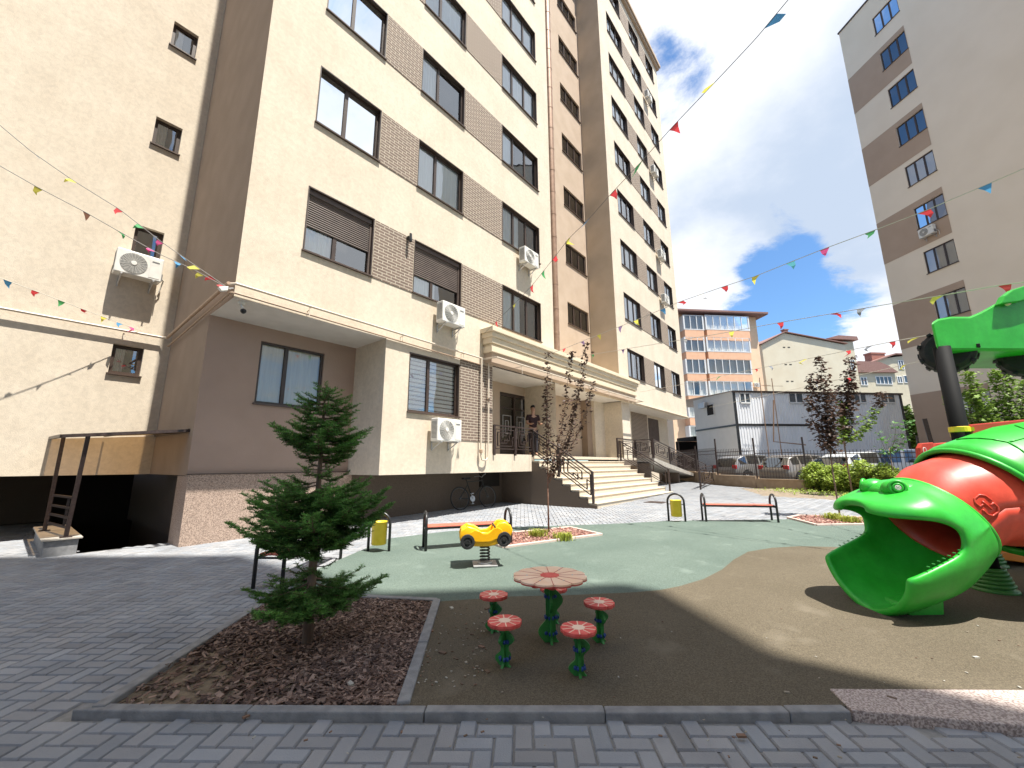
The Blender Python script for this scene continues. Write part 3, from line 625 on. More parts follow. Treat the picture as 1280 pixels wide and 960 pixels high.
# landing + stairs
ST0 = gz(10.85); LZ = 1.70; nst = 9; rz_ = (LZ-ST0)/nst; tr_ = .285
st = thing('entrance_stairs', 'broad flight of beige tiled steps up to the entrance landing', 'stairs', (14, 7, .2))
for i in range(nst-1):
    q = MB(); y0 = 5.76+tr_*i; q.box(10.86, y0, 0, 17.3, 8.05, ST0+rz_*(i+1)-.03) if i == 0 else q.box(10.86, y0, ST0+rz_*i-.03, 17.3, 8.05, ST0+rz_*(i+1)-.03)
    o = q.build('step', M_STEP, st); q = MB(); q.box(10.83, y0-.025, ST0+rz_*(i+1)-.03, 17.31, 8.05, ST0+rz_*(i+1)); q.build('tread', M_STEP, o, bevel=.006)
q = MB(); q.box(10.88, 8.04, LZ-.10, 19.4, 9.39, LZ); q.build('landing', M_STEP, st)
q = MB(); q.box(17.32, 8.03, 0, 19.4, 8.2, LZ-.10); q.box(17.31, 7.2, 0, 17.34, 8.03, LZ-.35); q.build('landing_wall', M_FLANK, st)
prof = [(5.74, .0)]
for i in range(nst-1): prof += [(5.74+tr_*i, ST0+rz_*(i+1)-.06), (5.74+tr_*(i+1), ST0+rz_*(i+1)-.06)]
prof += [(8.04, 1.6), (8.04, 0)]
q = MB(); q.prism([(10.80, a, b) for a, b in prof], (.05, 0, 0)); q.build('flank', M_FLANK, st)
# stairwell going down under the left block
bs = thing('basement_stairs', 'dark stairwell going down beneath the tinted canopy', 'stairs', (1.8, 10, 0))
for i in range(8):
    q = MB(); q.box(1.02, 10.0+.28*i, -2.2, 2.7, 10.28+.28*i, -.17*(i+1)); q.build('step', M_FLANK, bs)
q = MB(); q.box(.98, 9.95, -2.3, 1.02, 17, .0); q.build('pit_wall', M_FLANK, bs); q = MB(); q.box(2.72, 9.95, -2.3, 2.76, 17, .0); q.build('pit_wall', M_FLANK, bs); q = MB(); q.box(1.0, 16.9, -2.3, 2.74, 16.95, 1.2); q.build('pit_wall', M_DARK, bs); q = MB(); q.box(1.02, 12.2, -2.3, 2.72, 16.9, -2.2); q.build('pit_floor', M_DARK, bs)
q = MB(); q.box(.98, 9.90, -.2, 2.14, 9.97, .028); q.build('edge_stone', M_KERB, bs)
# ramp
rp = thing('access_ramp', 'long sloping concrete ramp from the landing down past the right wing', 'ramp', (23, 7.8, .5))
q = MB(); q.prism([(19.4, 7.2, 1.70), (28.3, 7.2, .47), (28.3, 7.2, .40), (28.0, 7.2, .38), (19.4, 7.2, 1.45)], (0, 1.5, 0)); q.build('ramp_slab', M_CONC, rp)
q = MB(); q.box(19.4, 7.45, .1, 19.6, 8.5, 1.5); q.build('ramp_support', M_FLANK, rp); q = MB(); q.box(23.5, 7.45, .1, 23.7, 8.5, .95); q.build('ramp_support', M_FLANK, rp)
q = MB(); q.prism([(26.6, 5.6, gz(26)+.02), (29.4, 5.6, gz(26)+.02), (30.5, 8.6, .75), (27.3, 8.6, .75)], (0, 0, -.3)); q.build('lower_ramp', M_CONC, rp)

# railings with a square-spiral pattern
KEY = [((.06, .10), (.94, .10)), ((.06, .90), (.94, .90)), ((.06, .10), (.06, .90)), ((.94, .10), (.94, .90)), ((.16, .22), (.16, .78)), ((.16, .78), (.70, .78)), ((.70, .78), (.70, .46)), ((.70, .46), (.44, .46)),
       ((.44, .46), (.44, .34)), ((.16, .22), (.84, .22)), ((.84, .22), (.84, .60)), ((.28, .34), (.28, .66)), ((.28, .66), (.58, .66)), ((.28, .34), (.58, .34)), ((.58, .34), (.58, .56)), ((.30, .90), (.30, .66)), ((.84, .60), (.94, .60))]
def railing(name, label, segs, h=.85, cat='railing', foot=.10, ends=None):
    """segs: list of base points; a panel between consecutive ones"""
    t = thing(name, label, cat, segs[0])
    for p in segs:
        q = MB(); p = V(p); q.box(p.x-.03, p.y-.03, p.z-.02, p.x+.03, p.y+.03, p.z+h); q.build('post', M_IRON, t)
    for a, b in zip(segs[:-1], segs[1:]):
        a, b = V(a), V(b); q = MB(); e = (b-a); up = V((0, 0, h-foot-.04)); o = a+V((0, 0, foot))
        for (u0, v0), (u1, v1) in KEY: q.bar(o+e*u0+up*v0, o+e*u1+up*v1, .034, .022)
        q.build('railing_panel', M_IRON, t); q = MB(); q.bar(a+V((0, 0, h)), b+V((0, 0, h)), .06, .035); q.build('handrail', M_IRON, t)
    return t
railing('landing_railing', 'dark iron railing with square spirals on the landing left of the stairs', [(8.95, 7.97, LZ), (9.92, 7.97, LZ), (10.84, 7.97, LZ)])
ys = lambda i: 5.76+tr_*i
railing('stair_railing', 'dark iron handrail sloping down the left side of the steps', [(10.84, 8.02, LZ-.03), (10.84, 7.0, LZ-.03-(1.02/tr_)*rz_), (10.84, 5.86, ST0+rz_)], h=.87)
railing('stair_railing', 'dark iron handrail sloping down the right side of the steps', [(17.28, 7.9, LZ-.15), (17.28, 5.86, ST0+rz_)], h=.87)
railing('landing_railing', 'dark iron railing on the landing edge between steps and ramp', [(17.34, 8.06, LZ), (19.35, 8.06, LZ), (19.4, 7.25, LZ)])
rr = [(19.45+2.2*i, 7.22, 1.70-(2.2*i)*.1382) for i in range(5)]
railing('ramp_railing', 'dark iron railing descending along the concrete ramp', rr, h=.87)
railing('ramp_railing', 'short dark iron railing at the foot of the lower ramp', [tuple(gp(876, 613)), tuple(gp(893, 605))], h=.95)
# ---------------- things fixed on the building ----------------
cn = thing('entrance_canopy', 'thin brown tinted canopy on dark posts over the basement steps', 'canopy', (.8, 10, .3))
q = MB(); q.face([(.56, 9.55, 1.90), (2.12, 9.55, 2.08), (2.12, 12.24, 2.12), (.56, 12.24, 1.99)])
M_TINT = bpy.data.materials.new('tinted_polycarbonate'); M_TINT.use_nodes = True
t_ = M_TINT.node_tree; t_.nodes.clear(); o_ = t_.nodes.new('ShaderNodeOutputMaterial'); a_ = t_.nodes.new('ShaderNodeBsdfTransparent'); a_.inputs[0].default_value = (.36, .25, .14, 1); b_ = t_.nodes.new('ShaderNodeBsdfTranslucent'); b_.inputs[0].default_value = (.4, .26, .12, 1)
x_ = t_.nodes.new('ShaderNodeMixShader'); x_.inputs[0].default_value = .25; t_.links.new(a_.outputs[0], x_.inputs[1]); t_.links.new(b_.outputs[0], x_.inputs[2]); t_.links.new(x_.outputs[0], o_.inputs[0])
q.build('canopy_sheet', M_TINT, cn)
q = MB(); q.bar((.54, 9.55, 1.89), (2.13, 9.55, 2.07), .05, .05); q.bar((.54, 9.55, 1.89), (.54, 12.24, 1.98), .05, .05); q.bar((.54, 10.6, 1.93), (2.13, 10.6, 2.09), .04, .04); q.bar((1.3, 9.55, 1.98), (1.3, 12.2, 2.05), .03, .03); q.bar((2.12, 9.5, 2.07), (2.12, 12.2, 2.11), .04, .06); q.build('canopy_frame', M_IRON, cn)
for a, b in (((.83, 9.98, .30), (.83, 9.6, 1.92)), ((.66, 11.3, .30), (.66, 11.3, 1.96))):
    q = MB(); q.bar(a, b, .055, .055); q.bar(V(a)-V((0, 0, .0)), V(a)+V((0, 0, .012)), .14, .14); q.build('post', M_IRON, cn)
q = MB()
for z in (.45, .60, .75, .92): q.bar((.83, 9.95, z), (.68, 11.1, z), .035, .035)
q.bar((.80, 10.2, .45), (.80, 10.2, .92), .03, .03); q.build('side_rail', M_IRON, cn)
q = MB(); q.box(.60, 9.92, -.05, .98, 12.2, .27); o = q.build('parapet', M_KERB, None, bevel=.01); tag(o, 'low grey concrete parapet carrying the canopy posts beside the dark undercroft', 'parapet')
q = MB(); q.box(.56, 9.88, .27, 1.02, 12.22, .30); q.build('coping', M_CONC, o, bevel=.006)

def ac_unit():
    t = thing('air_conditioner', 'x', 'air conditioner', group='outdoor air conditioner units on the walls')   # local: front faces -Y, bottom centre at origin, back at y=0
    q = MB(); q.box(-.40, -.36, 0, .40, -.10, .56); q.build('casing', M_ACW, t, bevel=.02)
    q = MB(); c = V((-.10, -.372, .28))
    for r in [.05+.022*i for i in range(9)]:
        q.tube([c+V((r*math.cos(a*math.pi/12), 0, r*math.sin(a*math.pi/12))) for a in range(24)], .0035, 4, closed=True)
    for a in range(20): d = V((math.cos(a*math.pi/10), 0, math.sin(a*math.pi/10))); q.bar(c+d*.04, c+d*.23, .005, .004)
    g = q.build('fan_grille', M_ACW, t)
    q = MB(); q.lathe((-.10, -.360, .28), [(.235, 0), (.235, .002)], 28, (0, -1, 0)); q.build('fan_opening', M_ACG, g)
    q = MB(); q.lathe((-.10, -.378, .28), [(.05, 0), (.045, .006)], 20, (0, -1, 0)); q.build('hub', M_ACW, g)
    q = MB(); q.box(.17, -.366, .05, .36, -.361, .50); q.build('front_panel', M_ACW, t, bevel=.003)
    q = MB(); q.box(.20, -.370, .42, .33, -.367, .45); q.box(.405, -.30, .06, .425, -.16, .22); q.build('plate', M_ACG, t)
    for i in range(11):
        pass
    q = MB()
    for i in range(14): q.box(-.405, -.33, .08+.03*i, -.401, -.14, .092+.03*i)
    q.build('side_louvres', M_ACG, t)
    for x in (-.27, .27):
        q = MB(); q.box(x-.015, -.38, -.03, x+.015, 0, 0); q.bar((x, -.34, -.02), (x, -.01, -.20), .02, .02); q.box(x-.015, -.015, -.22, x+.015, 0, .05); q.build('bracket', M_ZINC, t)
    q = MB(); q.tube([(.42, -.2, .14), (.47, -.15, .12), (.47, -.06, .05), (.44, -.02, -.15)], .014, 6); q.build('hose', M_ACW, t)
    return t
acp = ac_unit(); first = True
for loc, rz, lb in (((1.32, 12.24, 5.60), 0, 'white outdoor unit under the small square window on the left wall'),
                    ((6.98, 7.99, 5.03), 0, 'white outdoor unit under the shuttered middle window of the first floor'),
                    ((6.92, 7.99, 1.98), 0, 'white outdoor unit under the ground floor window with blinds'),
                    ((10.5, 7.99, 8.12), 0, 'white outdoor unit just below the three-pane window above the canopy, left of the stair tower'),
                    ((24.0+.75, 7.99, 26.2), 0, 'topmost outdoor unit on the right wing'),
                    ((24.75, 7.99, 20.3), 0, 'second outdoor unit from the top on the right wing'),
                    ((24.75, 7.99, 14.2), 0, 'third outdoor unit from the top on the right wing'),
                    ((24.75, 7.99, 11.2), 0, 'lowest outdoor unit on the right wing')):
    if first: acp.location = loc; acp['label'] = lb; first = False
    else: dup(acp, loc, rz, lb)
tower_o = V((36.03, -3.41, 0)); NT = V((-BV.y, BV.x, 0))
dup(acp, tower_o-BV*2.95+V((0, 0, 15.0))+NT*.02, math.atan2(NT.y, NT.x)+math.pi/2, 'white outdoor unit below a window on the far right tower')

# gas pipes
gpz = 4.60
t = thing('gas_pipe', 'long cream gas pipe running round the facade at first floor height', 'gas pipe', (2.1, 8, 4.5))
q = MB(); q.tube([(-13, 12.15, 4.40), (1.95, 12.15, 4.38), (2.03, 12.07, 4.38)], .028, 8); q.tube([(2.05, 8.0, 4.52), (2.12, 7.90, 4.52), (8.42, 7.90, 4.42), (8.42, 7.42, 4.40), (13.0, 7.42, 4.36), (19.1, 7.42, 4.36), (19.1, 7.9, 4.36), (28.0, 7.9, 4.36)], .026, 8)
q.build('pipe_run', M_PIPE, t)
q = MB(); q.tube([(2.03, 12.07, 4.38), (2.03, 7.96, 4.52)], .03, 8); q.build('pipe_run', M_PIPEB, t)['label'] = 'brown stretch on the shaded side wall'
q = MB()
for x in [-9, -5, -1, 1.3]: q.bar((x, 12.25, 4.33), (x, 12.13, 4.33), .02); q.bar((x, 12.15, 4.2), (x, 12.15, 4.40), .015)
for x in [3.4, 5.6, 7.6]: q.bar((x, 8.0, 4.42), (x, 7.9, 4.42), .015); q.bar((x, 7.9, 4.3), (x, 7.9, 4.5), .015)
for x in (9.6, 11.2, 13.4, 15.5, 17.4): q.bar((x, 7.42, 4.34), (x, 7.7, 4.34), .015); q.bar((x, 7.42, 4.10), (x, 7.42, 4.36), .015)
q.build('pipe_bracket', M_PIPE, t)
t = thing('gas_pipe', 'thin cream gas riser pair bending back at the bottom beside the brick panel', 'gas pipe', (8.4, 7.9, 2))
q = MB(); q.tube([(8.62, 7.90, 5.35), (8.62, 7.9, 1.72), (8.60, 7.9, 1.60), (8.52, 7.9, 1.53), (8.36, 7.9, 1.55), (8.32, 7.9, 1.66), (8.32, 7.9, 4.42)], .024, 8); q.build('pipe_run', M_PIPE, t)
q = MB(); q.lathe((8.32, 7.9, 1.72), [(.02, 0), (.05, .02), (.05, .10), (.02, .12)], 12); q.lathe((8.62, 7.9, 3.2), [(.02, 0), (.045, .02), (.045, .08), (.02, .10)], 12); q.build('valve', M_PIPEB, t)
t = thing('gas_pipe', 'lower thin brown gas pipe under the long one, around the overhang corner', 'gas pipe', (2.1, 8, 4.3))
q = MB(); q.tube([(2.07, 12.1, 4.18), (2.07, 7.95, 4.36), (2.14, 7.93, 4.36), (8.3, 7.93, 4.24)], .018, 8); q.build('pipe_run', M_PIPEB, t)
# ventilation duct
q = MB(); P_, r2_ = [], []; z = 5.3
while z < 33:
    st_ = 1.0
    for dz, rr in ((0, .150), (.90, .150), (.905, .158), (.985, .158), (.99, .150)): P_.append((12.52, 8.06, z+dz)); r2_.append(rr)
    z += st_
q.tube(P_, r2_, 28); du = q.build('ventilation_duct', M_DUCT, None, smooth=False); tag(du, 'tall round copper-brown duct rising beside the stair tower', 'duct')
# camera + small lamp at the overhang corner
t = thing('security_camera', 'small white dome camera under the overhang corner', 'security camera', (2.3, 8.1, 4.3))
q = MB(); q.lathe((2.30, 8.12, 4.30), [(.055, 0), (.055, -.03), (.045, -.05)], 16); q.bar((2.3, 8.12, 4.25), (2.33, 8.09, 4.17), .03, .03); q.build('housing', M_ACW, t)
q = MB(); q.lathe((2.335, 8.085, 4.12), [(.02, .05), (.045, .03), (.05, 0), (.03, -.03), (.01, -.042)], 16); q.build('lens_dome', M_BLACK, t, smooth=True)
t = thing('flood_light', 'small white floodlight clamped to the pipes at the overhang corner', 'flood light', (2.0, 7.95, 4.4))
q = MB(); q.prism([(1.88, 7.9, 4.38), (2.02, 7.9, 4.44), (2.02, 7.9, 4.36), (1.93, 7.9, 4.32)], (0, .08, 0)); q.build('lamp_body', M_ACW, t, bevel=.008); q = MB(); q.bar((2.0, 7.95, 4.4), (2.1, 7.93, 4.44), .02, .02); q.build('clamp', M_ZINC, t)
# facade spotlight on the brick panel
t = thing('wall_spotlight', 'small black spotlight on the brick panel left of the middle shutter', 'spotlight', (5.66, 7.9, 7))
q = MB(); q.box(5.62, 7.90, 7.0, 5.70, 7.985, 7.06); q.lathe((5.66, 7.86, 6.90), [(.04, 0), (.045, .06), (.03, .22)], 12); q.build('lamp_body', M_BLACK, t)

# ---------------- behind-camera block: it throws the foreground shade ----------------
def block(name, label, pts, H, m, cat='apartment building', win=True, floors=None):
    t = thing(name, label, cat, (pts[0][0], pts[0][1], 0)); q = MB(); q.prism([(x, y, 0) for x, y in pts], (0, 0, H)); q.build('wall', m, t)
    if win:
        n = len(pts)
        for i in range(n):
            a, b = V((*pts[i], 0)), V((*pts[(i+1) % n], 0)); ln = (b-a).length
            if ln < 3: continue
            u = (b-a).normalized(); nn = V((u.y, -u.x, 0))
            c = sum((V((*p, 0)) for p in pts), V())/n
            if (((a+b)/2)-c).dot(nn) < 0: nn = -nn
            if nn.y < .3: continue
            P = PL(a, u, nn); q = MB(); k = 0; f = MB()
            for fl in range(1, int(H/3)):
                x = 1.2
                while x < ln-2:
                    P.box(q, x, fl*3, x+1.6, fl*3+1.45, .01, .03); x += 3.4
            q.build('window_rows', M_GLASSD if False else mat('far_glass', (.06, .08, .10), .08, spec=.8), t)
    return t
block('apartment_building', 'cream apartment block behind the viewer, tall stepped part', [(3.24, -7.6), (3.22, -6.5), (.8, -3.5), (-3.5, -3.5), (-16, -3.5), (-16, -9), (3.24, -9)], 36, M_CREAM)
block('apartment_building', 'cream apartment block behind the viewer, lower angled part', [(3.24, -7.2), (4.02, -8.05), (4.02, -24), (-16, -24), (-16, -9.1), (3.24, -9.1)], 29, M_CREAM)
q = MB(); q.prism([(3.2, -7.25, 28.0), (5.07, -9.2, 28.0), (4.1, -10.4, 28.0), (3.3, -10.4, 28.0)], (0, 0, 1.05)); o = q.build('roof_canopy', M_CREAM, [k for k in COL.objects if k.name.startswith('apartment_building') and not k.parent][-1])

# ---------------- right tower ----------------
PT = PL(tower_o, BV, NT)
tw = thing('apartment_tower', 'tall beige tower with brown bands and a column of three-pane windows', 'apartment building', tower_o)
th = [(-3.95, 3.80+3*k if k else 3.8, -2.32, 5.25+3*k) for k in range(10)]
q = MB(); wall(q, PT, -15, 0, -.5, 33.9, th, dep=.12); e = tower_o+AV*14
q.face([PT.p(0, -.5), PT.p(0, 33.9), (e.x, e.y, 33.9), (e.x, e.y, -.5)]); f_ = tower_o-BV*15; g_ = f_+AV*14
q.face([PT.p(0, 33.9), PT.p(-15, 33.9), (g_.x, g_.y, 33.9), (e.x, e.y, 33.9)]); q.face([PT.p(-15, -.5), PT.p(-15, 33.9), (g_.x, g_.y, 33.9), (g_.x, g_.y, -.5)]); q.face([(e.x, e.y, -.5), (e.x, e.y, 33.9), (g_.x, g_.y, 33.9), (g_.x, g_.y, -.5)])
q.build('wall', M_CREAM2, tw, fix=False)
for a, b in ((2.4, 5.62), (8.62, 11.65), (14.62, 17.65), (20.57, 23.6), (26.6, 29.6)):
    q = MB(); ov = [h for h in th if a < (h[1]+h[3])/2 < b]; h = ov[0] if ov else None
    wall(q, PT, -3.97, 0, a, b, ov, dep=.01, d=.012); q.build('colour_band', M_TBROWN, tw, fix=False)
for i, h in enumerate(th): window(tw, PT, h, 3, 'blind' if i < 6 else 'none', gl=None if i < 6 else None, fw=.06, dep=.05, ratios=[.34, .33, .33])
q = MB(); PT.box(q, -14.9, .2, -.1, 33.7, -.8, -.75); q.build('inner_wall', mat('blue_dim_room', (.05, .07, .10), .9), tw)
q = MB(); PT.box(q, -15, 33.88, .06, 34.0, -.3, .06); q.build('roof_edge', M_SILL, tw)
lp = at(1147, 523, 25.0)
# ---------------- warehouse ----------------
DW = 27.0
w0 = at(924, 560, DW); w0.z = 0
PW = PL(w0, AV, -BV)                   # front wall runs right from the near corner
PWs = PL(w0, -BV, -AV)                 # side wall, u negative goes back-left
PWs = PL(w0, BV, -AV)
_, zt = PW.px(924, 489); ur, _ = PW.px(1137, 560); us_, _ = PWs.px(872, 560)
_, zb = PW.px(930, 531)
wh_ = thing('warehouse', 'grey corrugated metal warehouse behind the fence with small high windows', 'warehouse', w0)
def ribbed(mb, pl, u0, u1, z0, z1, p=.20, d=.03):
    n = max(1, int((u1-u0)/p))
    for i in range(n):
        a = u0+(u1-u0)*i/n; w = (u1-u0)/n; xs = [(a, 0), (a+w*.3, 0), (a+w*.4, d), (a+w*.9, d), (a+w, 0)]
        for (s1, d1), (s2, d2) in zip(xs[:-1], xs[1:]): mb.face([pl.p(s1, z0, d1), pl.p(s2, z0, d2), pl.p(s2, z1, d2), pl.p(s1, z1, d1)])
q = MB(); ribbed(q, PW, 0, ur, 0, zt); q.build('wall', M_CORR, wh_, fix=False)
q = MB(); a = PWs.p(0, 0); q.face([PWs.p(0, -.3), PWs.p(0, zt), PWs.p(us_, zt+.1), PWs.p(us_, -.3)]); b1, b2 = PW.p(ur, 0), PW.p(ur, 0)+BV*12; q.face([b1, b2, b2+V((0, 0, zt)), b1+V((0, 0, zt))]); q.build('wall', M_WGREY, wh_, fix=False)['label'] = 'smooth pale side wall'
q = MB(); q.face([PW.p(-.1, zt+.02, .15), PW.p(ur+.15, zt+.02, .15), PW.p(ur+.15, zt+.6, -12), PW.p(-.1, zt+.6, -12)]); PW.box(q, -.12, zt-.10, ur+.15, zt+.02, .02, .12); q.build('roof', M_SILL, wh_, fix=False)
q = MB(); PW.box(q, 0, zb-.07, ur*.43, zb+.07, .03, .06); PWs.box(q, 0, zb-.07, us_, zb+.05, .0, .04); PW.box(q, -.06, 0, .10, zt, .0, .07); q.build('dark_trim', M_BLACK, wh_); q = MB(); PW.box(q, ur-.1, 0, ur+.06, zt, .0, .07); q.build('dark_trim', M_BLACK, wh_)
for x0, x1, y0, y1 in ((924, 937, 492, 503), (985, 1003, 492, 503), (1032, 1042, 492, 503), (1066, 1082, 492, 503), (1099, 1118, 493, 503)):
    a, z1 = PW.px(x0, y0); b, z0 = PW.px(x1, y1); f = MB()
    PW.box(f, a, z0-.09, b, z0, .03, .10); PW.box(f, a, z1, b, z1+.06, .03, .08); PW.box(f, a-.05, z0, a, z1, .03, .08); PW.box(f, b, z0, b+.05, z1, .03, .08); PW.box(f, (a+b)/2-.04, z0, (a+b)/2+.04, z1, .03, .08)
    w = f.build('window', M_PVC, wh_); f = MB(); f.face([PW.p(a, z0, .045), PW.p(b, z0, .045), PW.p(b, z1, .045), PW.p(a, z1, .045)]); f.build('pane', mat('far_glass', (.06, .08, .10), .08, spec=.8), w)
a, z1 = PWs.px(884, 507); b, z0 = PWs.px(893, 518); f = MB(); PWs.box(f, min(a, b)-.05, z0-.05, max(a, b)+.05, z1+.05, .01, .05); w = f.build('window', M_PVC, wh_); f = MB(); PWs.box(f, min(a, b), z0, max(a, b), z1, .05, .06); f.build('pane', M_DARK, w)
f = MB(); a, z = PWs.px(884, 508); PWs.box(f, a-.1, z-.1, a+.7, z+.3, .05, .3); f.build('extractor_box', M_ZINC, wh_)
# ---------------- orange block ----------------
DO = 56.0
o0 = at(955, 480, DO); o0.z = 0
PO = PL(o0, AV, -BV)
ob = thing('apartment_building', 'six-storey block with orange balcony bands and white-framed glazed balconies', 'apartment building', o0)
uL, _ = PO.px(835, 450); _, zr = PO.px(925, 396)
q = MB(); q.prism([PO.p(uL, -1), PO.p(0, -1), PO.p(0, -1, -16), PO.p(uL, -1, -16)], (0, 0, zr+1)); q.build('wall', M_PEAW, ob)
q = MB(); _, ze = PO.px(925, 391); ze = zr
q.prism([PO.p(uL-.4, ze+.1, 1.3), PO.p(1.0, ze+.1, 1.3), PO.p(1.0, ze+1.1, -3), PO.p(uL-.4, ze+1.1, -3)], (0, 0, .25)); q.prism([PO.p(1.0, ze+.1, 1.3), PO.p(1.0, ze+.1, -17), PO.p(-.5, ze+1.0, -14), PO.p(-.5, ze+1.1, -3)], (0, 0, .2)); q.prism([PO.p(uL-.4, ze+.0, 1.25), PO.p(.95, ze+.0, 1.25), PO.p(.95, ze+.0, -16.5), PO.p(uL-.4, ze+.0, -16.5)], (0, 0, .12)); q.build('roof', M_TILEROOF, ob)
rowsO = [(405, 421, 436), (432, 448, 460), (459, 475, 487), (486, 502, 514), (513, 529, 541), (541, 556, 568)]
for (x0, x1) in ((849, 873), (876, 929)):
    for (y0, y1, y2) in rowsO:
        sk = 1 if y0 > 440 else 0
        xo = (y0-405)*.055
        a, z1 = PO.px(x0+xo, y0-8); b, _ = PO.px(x1+xo, y0); _, z0 = PO.px(x0+xo, y1-6); _, z2 = PO.px(x0+xo, y2-8)
        f = MB(); PO.box(f, a, z2+.05, b, z0, .0, 1.1); f.build('balcony_parapet', M_ORNW, ob)
        f = MB(); PO.box(f, a, z1-.08, b, z1, .0, 1.1); PO.box(f, a, z0, b, z0+.12, .0, 1.12); n = 3 if x1-x0 < 30 else 6
        for i in range(n+1): u = a+(b-a)*i/n; PO.box(f, u-(.05 if 0 < i < n else .1), z0, u+(.05 if 0 < i < n else .1), z1, 1.0, 1.1)
        for u in (a, b): PO.box(f, u-.05, z0, u+.05, z1, .0, 1.05)
        w = f.build('balcony_glazing', M_PVC, ob); f = MB(); f.face([PO.p(a, z0, 1.03), PO.p(b, z0, 1.03), PO.p(b, z1, 1.03), PO.p(a, z1, 1.03)]); f.build('pane', M_GLASSB, w)
        f = MB(); 
        for i in range(n):
            if random.random() < .9: u0 = a+(b-a)*i/n; u1 = a+(b-a)*(i+1)/n; f.face([PO.p(u0, z0, .8), PO.p(u1, z0, .8), PO.p(u1, z1, .8), PO.p(u0, z1, .8)])
        if f.v: f.build('curtain', M_CURT2, w)
        f = MB(); PO.box(f, a, z0, b, z1, .02, .05); f.build('room_dark', M_DARK, w)
f = MB(); PO.box(f, uL, -1, -1, PO.px(900, 566)[1], .1, 2.2); f.build('shop_front', M_PVC, ob)
dup(acp, PO.p(PO.px(944, 481)[0], PO.px(944, 484)[1], .05), math.atan2(-BV.y, -BV.x)+math.pi/2, 'white outdoor unit low on the peach wall of the orange block')
dup(acp, PO.p(PO.px(931, 410)[0], PO.px(931, 414)[1], .05), math.atan2(-BV.y, -BV.x)+math.pi/2, 'white outdoor unit high on the peach wall of the orange block')
# ---------------- beige gable ----------------
PB = PL(at(955, 480, 68), AV, -BV); PB.P.z = 0
pts = [PB.px(x, y) for x, y in ((952, 431), (980, 416.5), (1056, 431), (1063, 478), (1064, 560), (956, 560))]; pts = [pts[0], pts[1], pts[2], (pts[2][0], -1), (pts[0][0], -1)]
gb_ = thing('gable_building', 'windowless beige gable wall of a house with two chimneys', 'house', PB.p(0, 0))
q = MB(); q.prism([PB.p(u, z) for u, z in pts], BV*14); q.build('wall', M_BEIGE, gb_)
q = MB(); 
for (a, b) in ((pts[0], pts[1]), (pts[1], pts[2])):
    o1 = V((0, 0, .12)); q.prism([PB.p(a[0]-(.3 if a is pts[0] else 0), a[1]-(.12 if a is pts[0] else 0), .35)+o1, PB.p(b[0]+(.3 if b is pts[2] else 0), b[1], .35)+o1, PB.p(b[0]+(.3 if b is pts[2] else 0), b[1], -14.3)+o1, PB.p(a[0]-(.3 if a is pts[0] else 0), a[1]-.1, -14.3)+o1], (0, 0, .14))
q.build('roof', M_TILEROOF, gb_)
for x, y0, y1 in ((989, 417, 409), (1013, 424, 417)):
    a, z0 = PB.px(x, y0); _, z1 = PB.px(x, y1); q = MB(); PB.box(q, a-.35, z0-1.6, a+.35, z1-.2, -1.7, -1); PB.box(q, a-.45, z1-.2, a+.45, z1, -1.8, -.9); q.build('chimney', M_TILEROOF, gb_)
for y in (434, 455.5, 476.5):
    q = MB()
    for x in (980, 986): a, z = PB.px(x+(y-434)*.1, y); PB.box(q, a-.22, z-.07, a+.22, z+.07, .0, .03)
    q.build('vent_slot', M_DARK, gb_)
# ---------------- cream houses on the right ----------------
def far_house(name, label, D, body, roof, wins, extra=None, depth=10):
    P = PL(at(1090, 500, D), AV, -BV); P.P.z = 0; t = thing(name, label, 'house', P.p(0, 0))
    b = [P.px(*p) for p in body]; q = MB(); q.prism([P.p(b[0][0], -1), P.p(b[-1][0], -1)]+[P.p(*k) for k in b[::-1]], BV*depth); q.build('wall', M_CREAMH, t)
    if roof:
        r = [P.px(*p) for p in roof]; q = MB(); q.prism([P.p(*k, .5) for k in r], BV*(depth+.6)); q.build('roof', M_TILEROOF, t)
    for (x0, y0, x1, y1, n) in wins:
        a, z1 = P.px(x0, y0); c, z0 = P.px(x1, y1); f = MB(); P.box(f, a-.1, z0-.12, c+.1, z0, .0, .10); P.box(f, a-.1, z1, c+.1, z1+.1, .0, .10)
        for i in range(n+1): u = a+(c-a)*i/n; P.box(f, u-.07, z0, u+.07, z1, .0, .10)
        w = f.build('window', M_PVC, t); f = MB(); P.box(f, a, z0, c, z1, .01, .03); f.build('pane', mat('far_glass', (.06, .08, .10), .08, spec=.8), w)
    return t, P
far_house('cream_house', 'tall narrow cream house with a flat dark eave right of the beige gable', 72, [(1040, 427), (1066, 427)], [(1030, 424), (1070, 426), (1068, 421.5), (1045, 420)], [(1062, 450, 1069, 462, 2)])
t, P = far_house('cream_house', 'cream house with maroon hipped roof and a row of white windows', 74, [(1060, 465), (1118, 465)], [(1054, 466), (1120, 466), (1108, 458), (1096, 453), (1070, 452)], [(1075, 472, 1084, 481, 2), (1094, 471, 1115, 480, 4)])
t, P = far_house('cream_house', 'cream gabled house with a brick chimney beside the right tower', 80, [(1090, 452), (1098, 449), (1128, 445), (1160, 447)], None, [(1122, 451, 1130, 461, 2), (1121, 471, 1128, 478, 2), (1129, 470, 1135, 478, 1)])
q = MB()
for a, b in (((1085, 455), (1117, 443.5)), ((1117, 443.5), (1160, 445))):
    a, b = P.px(*a), P.px(*b); q.prism([P.p(a[0], a[1], .5), P.p(b[0], b[1], .5), P.p(b[0], b[1]+.25, .5), P.p(a[0], a[1]+.25, .5)], BV*10)
q.build('roof', M_TILEROOF, t)
